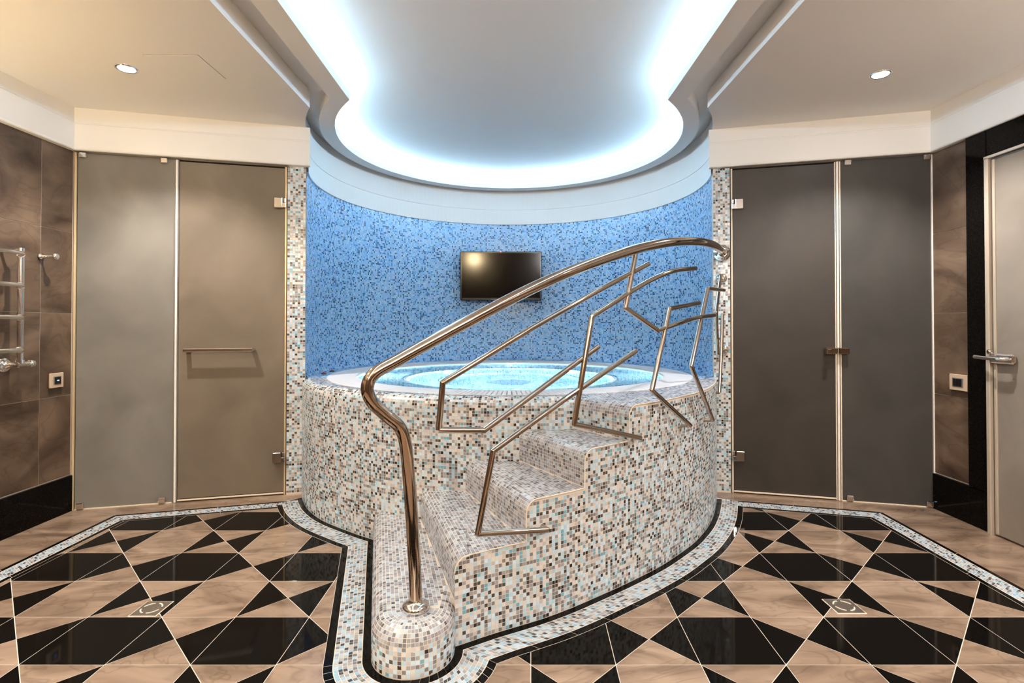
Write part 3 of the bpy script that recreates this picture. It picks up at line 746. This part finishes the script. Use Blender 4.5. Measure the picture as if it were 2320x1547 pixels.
# coping: gutter with radial slats
gt = MB(); C1 = loop(arc_pts((CX, CY), RO, 0, 2 * PI, 181)); C2 = loop(arc_pts((CX, CY), RI, 0, 2 * PI, 181))
gt.strip(z_(C1, ZD), z_(C1, ZD - 0.03)); gt.strip(z_(C1, ZD - 0.03), z_(C2, ZD - 0.03)); gt.strip(z_(C2, ZD - 0.03), z_(C2, ZD - 0.002)); gto = gt.build('gutter', M['gutter'], spa)
NS = 300; sl = MB(); rm = (RO + RI) / 2; wsl = 2 * PI * rm / NS * 0.76
sl.prism([(-0.080, -wsl * 0.44), (0.080, -wsl * 0.56), (0.080, wsl * 0.56), (-0.080, wsl * 0.44)], -0.012, 0.003, 0.0012)
sme = bpy.data.meshes.new('grate_slat'); sme.from_pydata((np.array(sl.v) * S).tolist(), [], sl.f); sme.update(); sme.materials.append(M['white'])
for i in range(NS):
    a = 2 * PI * i / NS; o = bpy.data.objects.new('grate_slat', sme); COL.objects.link(o); o.parent = gto
    o.location = Vector((CX + rm * math.cos(a), CY + rm * math.sin(a), ZD)) * S - wloc(gto); o.rotation_euler = (0, 0, a)
for r0, r1, nm in ((RO - 0.006, RO + 0.003, 'grate_rim'), (RI - 0.004, RI + 0.006, 'grate_rim')):
    mb = MB(); a = loop(arc_pts((CX, CY), r0, 0, 2 * PI, 181)); b = loop(arc_pts((CX, CY), r1, 0, 2 * PI, 181))
    mb.strip(z_(a, ZD - 0.02), z_(a, ZD + 0.002)); mb.strip(z_(b, ZD + 0.002), z_(a, ZD + 0.002)); mb.strip(z_(b, ZD - 0.02), z_(b, ZD + 0.002)); mb.build(nm, M['white'], spa)
# basin
prf = [(0.01, 0.22), (0.44, 0.22), (0.47, 0.235), (0.47, 0.36), (0.49, 0.37), (0.66, 0.37), (0.68, 0.385), (0.68, 0.50), (0.70, 0.515), (0.93, 0.525), (0.985, 0.56), (0.985, 0.684)]
pf = resample(prf, 64); circ = lambda r: arc_pts((CX, CY), r, PI, -PI, 121)
bs = MB()
for (r0, z0), (r1, z1) in zip(prf[:-1], prf[1:]): bs.strip(z_(circ(r0), z0 - 0.001), z_(circ(r1), z1 - 0.001), True)
bso = bs.build('basin', M['m_pool'], spa)
Tiles().rows([z_(circ(max(r, 0.02)), z) for r, z in pf[3:]], pitch=0.022).build('mosaic', M['m_pool'], bso)
mb = MB(); mb.lathe((CX, CY, 0.222), (0, 0, 1), [(0.13, 0), (0.13, 0.012), (0.11, 0.018), (0.0, 0.020)], 32); mb.build('drain_cover', simple('blue grey drain cover', lin(70, 104, 132), 0.5), bso)
wt = MB(); wv = arc_pts((CX, CY), RI - 0.004, 0, 2 * PI * (1 - 1 / 96), 96); wt.add([(x, y, ZW) for x, y in wv], [list(range(96))])
wt.build('water', M['water'], spa)
for i, a in enumerate((0.25, 0.75, 1.25, 1.75)):
    c = np.array([CX + 0.678 * math.cos(a * PI), CY + 0.678 * math.sin(a * PI), 0.442]); ax = (-math.cos(a * PI), -math.sin(a * PI), 0)
    mb = MB(); mb.lathe(c, ax, [(0.055, -0.004), (0.055, 0.010), (0.045, 0.014)], 24); lo = mb.build('pool_lamp', M['chrome'], spa)
    mb = MB(); mb.lathe(c + np.array(ax) * 0.015, ax, [(0.043, 0.0), (0.03, 0.006), (0.0, 0.008)], 24); mb.build('lens', M['poollamp'], lo)

for a in (0.0, 0.5, 1.0, 1.5):  # smaller lamps added below the waterline to brighten the bench
    c = np.array([CX + 0.983 * math.cos(a * PI), CY + 0.983 * math.sin(a * PI), 0.615]); ax = (-math.cos(a * PI), -math.sin(a * PI), 0)
    mb = MB(); mb.lathe(c, ax, [(0.034, -0.004), (0.034, 0.006), (0.028, 0.009)], 24); lo = mb.build('pool_lamp', M['chrome'], spa)
    mb = MB(); mb.lathe(c + np.array(ax) * 0.010, ax, [(0.026, 0.0), (0.018, 0.004), (0.0, 0.005)], 24); mb.build('lens', M['poollamp'], lo)

# steps
side_len = np.concatenate([[0], np.cumsum(np.linalg.norm(np.diff(SIDE, axis=0), axis=1))])
def side_u(p): return side_len[int(np.argmin(np.hypot(SIDE[:, 0] - p[0], SIDE[:, 1] - p[1])))]
us = {k: side_u(RIS[k][1]) for k in RIS}; us[2] = 0.0
def ztop(u):
    z = ZS[0]
    for k in (2, 3, 4, 5):
        x = u - us[k]
        if x >= 0:
            zk = ZS[k - 1]; z = zk if x >= RF else max(ZS[k - 2], zk - RF + math.sqrt(max(0, RF ** 2 - (RF - x) ** 2)))
    return z
ulist = sorted(set(list(np.linspace(0, side_len[-1], 160)) + [us[k] + e for k in us for e in (-1e-5, 0, 1e-5, .003, .008, .015, .025, .036, RF)]))
ulist = [u for u in ulist if 0 <= u <= side_len[-1]]
sxy = lambda u: np.array([np.interp(u, side_len, SIDE[:, 0]), np.interp(u, side_len, SIDE[:, 1])])
sw = MB(); sw.strip([(*sxy(u), 0.0) for u in ulist], [(*sxy(u), ztop(u)) for u in ulist], True)
swo = sw.build('stair_side', M['grout'], spa)
zr = np.arange(0.003, ZD - 0.002, PITCH)
def keep_side(c):
    u = np.array([np.interp(p[0], SIDE[:, 0], side_len) for p in c]); return np.array([p[2] + PITCH * 0.45 < ztop(q) for p, q in zip(c, u)])
Tiles().rows([z_(SIDE, z) for z in zr], n=int(plen(SIDE) / PITCH), keep=keep_side).build('mosaic', M['m_wall'], swo)
bead = []
for u in ulist:
    p = sxy(u); bead.append((*p, ztop(u)))
bd = MB(); bd.tube(np.array(bead), 0.0024, 6); bd.build('edge_bead', M['bead'], swo)
def step(k):
    A_, B_ = np.array(RIS[k][0]), np.array(RIS[k][1]); d = (B_ - A_) / np.linalg.norm(B_ - A_); n_ = np.array([-d[1], d[0]])   # n_ points up the stairs
    if n_[0] < 0: n_ = -n_
    z0, z1 = ZS[k - 2], ZS[k - 1]
    arc = [(RF * (1 - math.cos(a)), z1 - RF + RF * math.sin(a)) for a in np.linspace(0, PI / 2, 7)]
    line = lambda o, z: np.array([(*(A_ + n_ * o), z), (*(B_ + n_ * o), z)])
    mb = MB(); C = [line(0, max(0, z0 - 0.02))] + [line(o, z) for o, z in arc]
    for a, b in zip(C[:-1], C[1:]): mb.strip(a, b, True)
    if k < 5:
        A2, B2 = np.array(RIS[k + 1][0]), np.array(RIS[k + 1][1])
        sp = [tuple(sxy(u)) for u in np.linspace(us[k] + RF, us[k + 1], 12)]
        poly = [tuple(A_ + n_ * RF), tuple(B_ + n_ * RF)] + sp + [tuple(B2), tuple(A2)]
        mb.add([(x, y, z1) for x, y in poly], [list(range(len(poly)))])
    o = mb.build('step', M['grout'], spa)
    t = Tiles(); nrs = max(2, int(round((z1 - RF - z0) / PITCH)))
    t.rows([line(0, z) for z in np.linspace(z0 + 0.004, z1 - RF, nrs + 1)]); 
    t.build('riser_mosaic', M['m_wall'] if k == 5 else M['m_tread'], o)
    t = Tiles(); t.rows([line(o_, z) for o_, z in arc])
    if k < 5:
        rowsn = int(0.33 / PITCH)
        keep = lambda c: inside(c[:, 0], c[:, 1], poly) & ~inside(c[:, 0], c[:, 1], [tuple(p) for p in DRUM] + [(0.4, 3.5), (-1.2, 3.5)])
        ext = lambda i: np.array([(*(A_ - d * 0.1 + n_ * (RF + PITCH * i)), z1), (*(B_ + d * 0.25 + n_ * (RF + PITCH * i)), z1)])
        t.rows([ext(i) for i in range(rowsn)], keep=keep)
    t.build('tread_mosaic', M['m_tread'], o)
for k in (2, 3, 4, 5): step(k)
# lowest step with round end
o1 = MB(); LD = np.array([0.2405, -0.9706])
def st1(off, long=True):
    """outline moved inwards"""
    r = S1R - off; a0 = math.atan2(-0.2405, -0.9706) + 2 * PI
    st = np.array([-0.651 + 0.0, 2.493]); nn = np.array([0.9706, 0.2405])
    p0 = st - LD * 0.06 + nn * off + np.array([-0.002, 0])
    base = np.vstack([resample([tuple(p0), tuple(S1C + r * np.array([-0.9706, -0.2405]))], 50), arc_pts(S1C, r, a0, 2 * PI + (0.0 if long else 0.3), 40)[1:]])
    return np.vstack([base, [(S1C[0] + r, y) for y in np.linspace(S1C[1], 1.86, 8)[1:]]]) if long else base
pr1 = [(0.0, 0.0), (0.0, ZS[0] - RF)] + [(RF * (1 - math.cos(a)), ZS[0] - RF + RF * math.sin(a)) for a in np.linspace(0, PI / 2, 7)[1:]]
C = [z_(st1(o), z) for o, z in pr1]
for a, b in zip(C[:-1], C[1:]): o1.strip(a, b, True)
tp = [tuple(p) for p in st1(RF)] + [(-0.30, 2.2), (-0.40, 2.45)]
o1.add([(x, y, ZS[0]) for x, y in tp], [list(range(len(tp)))])
o1o = o1.build('step', M['grout'], spa)
def runs(t, pts, part, keep=None, n=None):
    sl_ = {'line': slice(0, 50), 'arc': slice(49, 89), 'tail': slice(88, None)}[part]
    return t.rows([z_(st1(o)[sl_], z) for o, z in pts], keep=keep, n=n)
t = Tiles(); nv = int(round((ZS[0] - RF) / PITCH)); zs_ = [(0.0, z) for z in np.linspace(0.004, ZS[0] - RF, nv + 1)]
runs(t, zs_, 'line'); runs(t, zs_, 'arc'); runs(t, zs_, 'tail'); t.build('riser_mosaic', M['m_wall'], o1o)
t = Tiles()
R2a, R2b = np.array(RIS[2][0]), np.array(RIS[2][1])
def keep1(c):
    v = R2b - R2a; s_ = v[0] * (c[:, 1] - R2a[1]) - v[1] * (c[:, 0] - R2a[0]); return s_ < -0.002
offs = np.arange(RF, S1R - 0.006, PITCH)
runs(t, pr1[1:], 'line'); runs(t, pr1[1:], 'arc', n=30); runs(t, pr1[1:], 'tail', keep=keep1)
for part in ('line', 'arc'): runs(t, [(o, ZS[0]) for o in offs], part, keep=keep1)
nn = np.array([0.9706, 0.2405])
stl = lambda off: np.array([(*(np.array([-0.653, 2.493]) - LD * 0.06 + nn * off), ZS[0]), (*(S1C + (off - S1R) * nn), ZS[0])])
t.rows([stl(o) for o in np.arange(offs[-1], 0.34, PITCH)], keep=lambda c: keep1(c) & ~((c[:, 0] > S1C[0] + S1R - RF - 0.004) & (c[:, 1] < 1.86)))
t.build('tread_mosaic', M['m_tread'], o1o)

# ------------------------------------------------------------------ handrail
hr = empty('handrail', (-0.293, 1.606, ZS[0]), 'curved polished steel handrail with zigzag infill bars up the steps', 'handrail')
def fillet(pts, r, n=7):
    P = [np.array(p, float) for p in pts]; out = [P[0]]
    for i in range(1, len(P) - 1):
        a = P[i - 1] - P[i]; b = P[i + 1] - P[i]; la, lb = np.linalg.norm(a), np.linalg.norm(b); q = min(r, la * 0.45, lb * 0.45)
        p0 = P[i] + a / la * q; p1 = P[i] + b / lb * q
        for t_ in np.linspace(0, 1, n): out.append((1 - t_) ** 2 * p0 + 2 * t_ * (1 - t_) * P[i] + t_ ** 2 * p1)
    out.append(P[-1]); return np.array(out)
main = [(-0.293, 1.606, 0.137), (-0.293, 1.606, 0.20), (-0.298, 1.604, 0.311), (-0.306, 1.600, 0.45), (-0.314, 1.596, 0.56), (-0.322, 1.593, 0.640), (-0.338, 1.585, 0.692), (-0.378, 1.566, 0.734), (-0.413, 1.549, 0.776), (-0.424, 1.544, 0.818), (-0.406, 1.553, 0.856), (-0.345, 1.581, 0.893), (-0.219, 1.630, 0.965), (-0.084, 1.672, 1.040), (0.058, 1.730, 1.116), (0.214, 1.822, 1.190), (0.394, 1.954, 1.262), (0.563, 2.093, 1.318), (0.712, 2.227, 1.354), (0.866, 2.395, 1.378), (0.985, 2.560, 1.388), (1.085, 2.75, 1.398), (1.170, 2.93, 1.412), (1.235, 3.06, 1.424), (1.258, 3.150, 1.430)]
mb = MB(); mb.tube(spline(main, 8), 0.0192, 20); mb.build('top_rail', M['steel'], hr)
def flange(c, ax, nm='flange', k=1.0):
    mb = MB(); mb.lathe(c, ax, [(0.039 * k, 0.0), (0.041 * k, 0.006 * k), (0.039 * k, 0.015 * k), (0.029 * k, 0.021 * k), (0.021 * k, 0.025 * k), (0.0205 * k, 0.03 * k)], 28); return mb.build(nm, M['chrome'], hr)
flange((-0.293, 1.606, 0.138), (0, 0, 1)); flange((1.258, 3.147, 1.430), (-0.25, -0.97, 0), 'flange', 1.25)
def bar(pts, anchor=None, curve=False, knob=None):
    mb = MB(); P = [np.array(p, float) for p in pts]
    if curve: mb.tube(spline(pts, 8), 0.0097, 14)
    else:
        for a, b in zip(P[:-1], P[1:]):
            mb.tube(np.linspace(a, b, 6), 0.0097, 14)
        for q in P[1:-1]: mb.lathe(q - np.array([0, 0, 0.0097]), (0, 0, 1), [(0.0097 * math.sin(t), 0.0097 * (1 - math.cos(t))) for t in np.linspace(0.05, PI - 0.05, 9)], 14)
    o = mb.build('infill_bar', M['steel'], hr)
    if anchor is not None:
        mb = MB(); mb.tube(np.linspace(P[0], np.array(anchor), 4), 0.008, 12); mb.build('bar_anchor', M['steel'], o)
    if knob is not None:
        mb = MB(); c, e = np.array(knob[0]), np.array(knob[1]); mb.tube(np.linspace(e, c, 4), 0.008, 12); mb.lathe(c, e - c, [(0.029, 0.0), (0.030, 0.005), (0.024, 0.013), (0.012, 0.017)], 20); mb.build('wall_anchor', M['chrome'], o)
    return o
bar([(0.119, 1.759, 0.318), (-0.108, 1.663, 0.342), (-0.060, 1.674, 0.599), (0.181, 1.798, 0.747), (0.476, 2.020, 0.900)], (0.10, 1.80, 0.316))
bar([(-0.227, 1.631, 0.675), (-0.215, 1.635, 0.820), (0.058, 1.725, 0.985), (0.30, 1.882, 1.118), (0.540, 2.074, 1.242)])
bar([(-0.227, 1.631, 0.675), (-0.088, 1.668, 0.666), (0.311, 1.891, 0.922)])
bar([(0.496, 2.037, 0.563), (0.215, 1.820, 0.657), (0.284, 1.871, 1.030)], (0.470, 2.070, 0.560))
bar([(0.284, 1.871, 1.030), (0.398, 1.956, 1.095), (0.534, 2.068, 1.170), (0.670, 2.185, 1.224), (0.819, 2.341, 1.252)], curve=True)
bar([(0.478, 2.021, 1.285), (0.427, 1.978, 1.064), (0.585, 2.111, 0.978)])
bar([(0.585, 2.111, 0.978), (0.738, 2.254, 1.015), (0.860, 2.395, 1.036), (0.985, 2.562, 1.047)], curve=True)
bar([(0.777, 2.295, 0.561), (0.554, 2.085, 0.741), (0.649, 2.165, 1.067), (0.844, 2.370, 1.099)], (0.742, 2.318, 0.556))
bar([(0.966, 2.535, 0.541), (0.784, 2.303, 0.820), (0.922, 2.471, 1.172), (1.150, 2.850, 1.188)], (0.925, 2.548, 0.538))
bar([(1.205, 3.035, 1.285), (1.067, 2.750, 1.065), (1.115, 2.86, 0.93), (1.128, 2.885, 0.84)], None, False, ((1.256, 3.146, 1.277), (1.206, 3.04, 1.277)))
bar([(1.160, 2.945, 0.622), (1.185, 2.980, 0.827), (1.210, 3.020, 1.061)], (1.128, 2.935, 0.620), False, ((1.264, 3.144, 0.850), (1.187, 2.985, 0.850)))

# ------------------------------------------------------------------ television
tv = empty('television', (-0.083, 4.70, 1.43), 'flat black television hung on the blue mosaic wall', 'television'); tv.rotation_euler = (math.radians(1.8), 0, 0)
tdx = (1.0, 0.012)
mb = MB(); mb.box((-0.098, 4.640, 1.4325), (0.716, 0.05, 0.430), tdx, 0.006); mb.build('casing', M['bezel'], tv)
mb = MB(); mb.box((-0.098, 4.614, 1.4375), (0.690, 0.004, 0.394), tdx, 0.001); mb.build('screen', M['screen'], tv)
mb = MB(); mb.box((-0.098, 4.72, 1.4325), (0.20, 0.12, 0.20), tdx, 0.004); mb.build('wall_mount', M['dark'], tv)
mb = MB(); mb.box((-0.150, 4.6125, 1.226), (0.075, 0.004, 0.004), tdx); mb.build('light_bar', M['grey'], tv)
mb = MB(); mb.box((-0.108 + 0.008, 4.6125, 1.2225), (0.032, 0.004, 0.007), tdx); mb.build('nameplate', M['grey'], tv)
mb = MB(); mb.box((-0.098, 4.6125, 1.645), (0.012, 0.006, 0.006), tdx); mb.build('power_light', M['led'], tv)

# ------------------------------------------------------------------ ceiling lamps, hatch
def downlight(x, y, z, label, w, col, vis=True):
    e = empty('ceiling_spotlight', (x, y, z), label, 'spotlight', 'recessed ceiling spotlights')
    mb = MB(); mb.lathe((x, y, z + 0.001), (0, 0, -1), [(0.046, 0.0), (0.046, 0.004), (0.040, 0.007), (0.034, 0.004)], 28); mb.build('ring', M['chrome'], e)
    mb = MB(); mb.lathe((x, y, z - 0.001), (0, 0, -1), [(0.034, 0.0), (0.034, 0.003), (0.0, 0.005)], 24); mb.build('lens', M['lamp_l'], e)
    l = bpy.data.lights.new('spot', 'SPOT'); l.energy = w; l.color = col; l.spot_size = math.radians(120); l.spot_blend = 0.6; l.shadow_soft_size = 0.03
    lo = bpy.data.objects.new('spot_beam', l); COL.objects.link(lo); lo.parent = e; lo.location = (0, 0, -0.015)
downlight(-1.759, 2.386, Z1, 'glowing recessed ceiling spotlight beside the access hatch', SPOT_W, WARM)
downlight(1.721, 2.441, Z1, 'glowing recessed ceiling spotlight above the right glass doors', SPOT_W, WARM_R)
for x, y, w in ((-1.74, 1.05, 'left side, nearer the pool'), (1.72, 1.05, 'right side, nearer the pool'), (-1.74, -0.4, 'left side, nearer the rear wall'), (1.72, -0.4, 'right side, nearer the rear wall')):  # four spotlights added out of view as fill
    downlight(x, y, Z1, 'added recessed ceiling spotlight outside the view, ' + w, SPOT_W, WARM if x < 0 else WARM_R)
mb = MB(); mb.box((-1.480, 2.376, Z1 - 0.0008), (0.236, 0.222, 0.0024), (1, 0), 0.0004); hh = mb.build('ceiling_hatch', M['ceil'], None, label='flush square access hatch in the left ceiling', cat='hatch')
mb = MB(); mb.box((-1.480, 2.376, Z1 + 0.0002), (0.240, 0.226, 0.0012), (1, 0)); mb.build('joint', M['grey'], hh)
# globe wall lamps added behind the viewer for frontal fill and screen glow
def fill_globe(x, y, z, ax, m, lab):
    ax = np.array(ax, float); c = np.array([x, y, z]); e = empty('fill_wall_lamp', (x, y, z), lab, 'lamp', 'added globe wall lamps')
    mb = MB(); mb.lathe(c + ax * 0.002, ax, [(0.05, 0), (0.05, 0.012), (0.015, 0.02), (0.015, 0.09)], 20); mb.build('bracket', M['chrome'], e)
    mb = MB(); mb.lathe(c + ax * 0.075, ax, [(0.085 * math.sin(t), 0.085 * (1 - math.cos(t))) for t in np.linspace(0.03, PI - 0.03, 14)], 24); mb.build('globe', M[m], e)
fill_globe(-0.62, YB, 1.95, (0, 1, 0), 'globe', 'warm fill globe wall lamp added on the rear wall, left one')
fill_globe(0.95, YB, 1.95, (0, 1, 0), 'globe_r', 'soft white fill globe wall lamp added on the rear wall, right one')
def uplighter(x, sg, y, z, m, lab):  # bowls added out of view to brighten and warm the side ceilings
    e = empty('fill_uplighter', (x, y, z), lab, 'lamp', 'added bowl uplighters on the side walls')
    c = (x + sg * 0.14, y, z)
    mb = MB(); mb.lathe(c, (0, 0, 1), [(0.02, -0.07), (0.07, -0.05), (0.11, -0.005), (0.125, 0.04), (0.121, 0.04), (0.106, -0.002), (0.06, -0.044), (0.0, -0.05)], 28); mb.build('bowl', M['frame'], e)
    mb = MB(); mb.lathe(c, (0, 0, 1), [(0.10, 0.0), (0.095, 0.006), (0.0, 0.008)], 24); mb.build('diffuser', M[m], e)
    mb = MB(); mb.tube([(x, y, z - 0.03), (x + sg * 0.06, y, z - 0.04)], 0.012, 12); mb.build('bracket', M['chrome'], e)
uplighter(XL + 0.012, 1, 1.80, 1.05, 'up_l', 'added cream bowl uplighter on the left brown wall, nearest the glass')
uplighter(XL + 0.012, 1, 1.05, 1.05, 'up_l', 'added cream bowl uplighter on the left brown wall, middle one')
uplighter(XL + 0.012, 1, 0.30, 1.05, 'up_l', 'added cream bowl uplighter on the left brown wall, farthest from the glass')
uplighter(XR - 0.012, -1, 1.30, 1.05, 'up_r', 'added cream bowl uplighter on the right brown wall')

# ------------------------------------------------------------------ wall things
# towel warmer
tw = empty('towel_warmer', (XL, 2.53, 0.80), 'chrome ladder towel warmer on the brown wall', 'towel warmer')
tx = XL + 0.075
mb = MB(); mb.tube([(tx, 2.465, 0.835), (tx, 2.465, 1.36)], 0.0125, 16); mb.build('upright', M['chrome'], tw)
mb = MB(); mb.tube([(tx, 2.0, 0.835), (tx, 2.0, 1.36)], 0.0125, 16); mb.build('upright', M['chrome'], tw)
for z in (1.332, 1.183, 1.035, 0.884):
    P = fillet([(tx, 2.465, z), (tx + 0.03, 2.44, z), (tx + 0.05, 2.36, z), (tx + 0.05, 2.10, z), (tx + 0.03, 2.03, z), (tx, 2.0, z)], 0.04)
    mb = MB(); mb.tube(P, 0.0115, 14); b_ = mb.build('rung', M['chrome'], tw)
    mb = MB(); mb.lathe((tx, 2.465 - 0.004, z), (0.6, -0.5, 0), [(0.0165, -0.006), (0.0165, 0.010)], 16); mb.build('collar', M['chrome'], b_)
mb = MB(); mb.tube([(XL + 0.004, 2.44, 1.348), (tx, 2.462, 1.348)], 0.008, 10); mb.build('bracket', M['chrome'], tw)
mb = MB(); mb.lathe((XL + 0.006, 2.455, 0.812), (1, 0, 0), [(0.034, 0.0), (0.034, 0.008), (0.024, 0.014), (0.012, 0.016), (0.012, 0.07)], 24); mb.build('wall_rose', M['chrome'], tw)
mb = MB(); mb.tube([(tx, 2.445, 0.815), (tx, 2.515, 0.815)], 0.012, 14); vv = mb.build('valve', M['chrome'], tw)
mb = MB(); mb.lathe((tx, 2.512, 0.815), (0, 1, 0), [(0.016, 0.0), (0.018, 0.003), (0.018, 0.018), (0.014, 0.022)], 18); mb.build('valve_knob', M['chrome'], vv)
mb = MB(); mb.lathe((tx, 2.465, 0.818), (0, 0, 1), [(0.017, 0.0), (0.017, 0.018)], 16); mb.build('valve_collar', M['chrome'], vv)
# robe hook
hk = empty('robe_hook', (XL, 2.645, 1.345), 'small chrome robe hook with round knob on brown wall', 'hook')
mb = MB(); mb.lathe((XL + 0.006, 2.645, 1.345), (1, 0, 0), [(0.016, 0.0), (0.016, 0.006), (0.007, 0.010), (0.006, 0.070)], 18); mb.build('stem', M['chrome'], hk)
mb = MB(); mb.lathe((XL + 0.074, 2.645, 1.345), (1, 0, 0), [(0.010, 0.0), (0.0175, 0.005), (0.0175, 0.012), (0.011, 0.017)], 20); mb.build('knob', M['chrome'], hk)
# switches
def switch(x, sg, y, z, w, h, lab, n, led_):
    e = empty('light_switch', (x, y, z), lab, 'switch')
    mb = MB(); mb.box((x + sg * 0.013, y, z), (w, 0.012, h), (0, 1), 0.002); mb.build('plate', M['switch'], e)
    mb = MB(); mb.box((x + sg * 0.0195, y, z), (w * (0.58 if n == 1 else 0.62), 0.004, h * 0.56), (0, 1), 0.001); fr = mb.build('inner_frame', M['grey'], e)
    for i in range(n):
        ww = w * 0.5 / n; mb = MB(); mb.box((x + sg * 0.0215, y + (i - (n - 1) / 2) * ww, z), (ww * 0.94, 0.004, h * 0.46), (0, 1), 0.001); k = mb.build('rocker', M['dark'], e)
        if led_: mb = MB(); mb.box((x + sg * 0.0238, y, z), (0.011, 0.001, 0.004), (0, 1)); mb.build('indicator', M['blue_led'], k)
switch(XL, 1, 2.733, 0.712, 0.078, 0.076, 'square beige light switch with blue light on the left wall', 1, True)
switch(XR, -1, 2.705, 0.704, 0.106, 0.082, 'wide beige switch plate with three dark rockers on the right wall', 3, False)
# drains
def drain(x, y, w, h, lab, sk):
    e = empty('floor_drain', (x, y, 0), lab, 'drain', 'square floor drains')
    mb = MB(); mb.box((x, y, TH / 2 + 0.0005), (w, h, TH + 0.001), (1, 0), 0.0005); mb.build('surround', M['bead'], e)
    mb = MB(); mb.box((x, y, TH / 2 + 0.0010), (w - 0.006, h - 0.006, TH + 0.002), (1, 0), 0.0005); p = mb.build('plate', simple('brushed steel', (0.55, 0.48, 0.42, 1), 0.3, 1.0), e)
    for a0, a1 in ((0.25, 1.35), (1.75, 2.9), (3.3, 4.4), (4.8, 6.0)):
        a = arc_pts((x, y), 0.030, a0, a1, 12); b = arc_pts((x, y), 0.0345, a0, a1, 12)
        mb = MB(); mb.strip(z_(b, TH + 0.0034), z_(a, TH + 0.0034)); mb.strip(z_(a, TH + 0.0015), z_(a, TH + 0.0034)); mb.strip(z_(b, TH + 0.0015), z_(b, TH + 0.0034)); mb.build('slot', M['bead'], p)
drain(-1.269, 1.862, 0.096, 0.100, 'square steel floor drain left of the steps', 0)
drain(1.178, 1.878, 0.102, 0.098, 'square steel floor drain right of the steps', 0)
# push buttons on the spa deck
for x, y, red, lab in ((-1.205, 3.37, True, 'dark spa push button with red centre, nearer one'), (-1.213, 3.55, False, 'plain dark spa push button, farther one')):
    e = empty('spa_button', (x, y, ZD), lab, 'button', 'spa push buttons on the deck')
    mb = MB(); mb.lathe((x, y, ZD), (0, 0, 1), [(0.017, 0.0), (0.017, 0.006), (0.013, 0.009)], 18); mb.build('ring', M['dark'], e)
    mb = MB(); mb.lathe((x, y, ZD + 0.008), (0, 0, 1), [(0.009, 0.0), (0.009, 0.004), (0.005, 0.006)], 14); mb.build('cap', simple('red cap', lin(190, 30, 40), 0.4) if red else M['grey'], e)
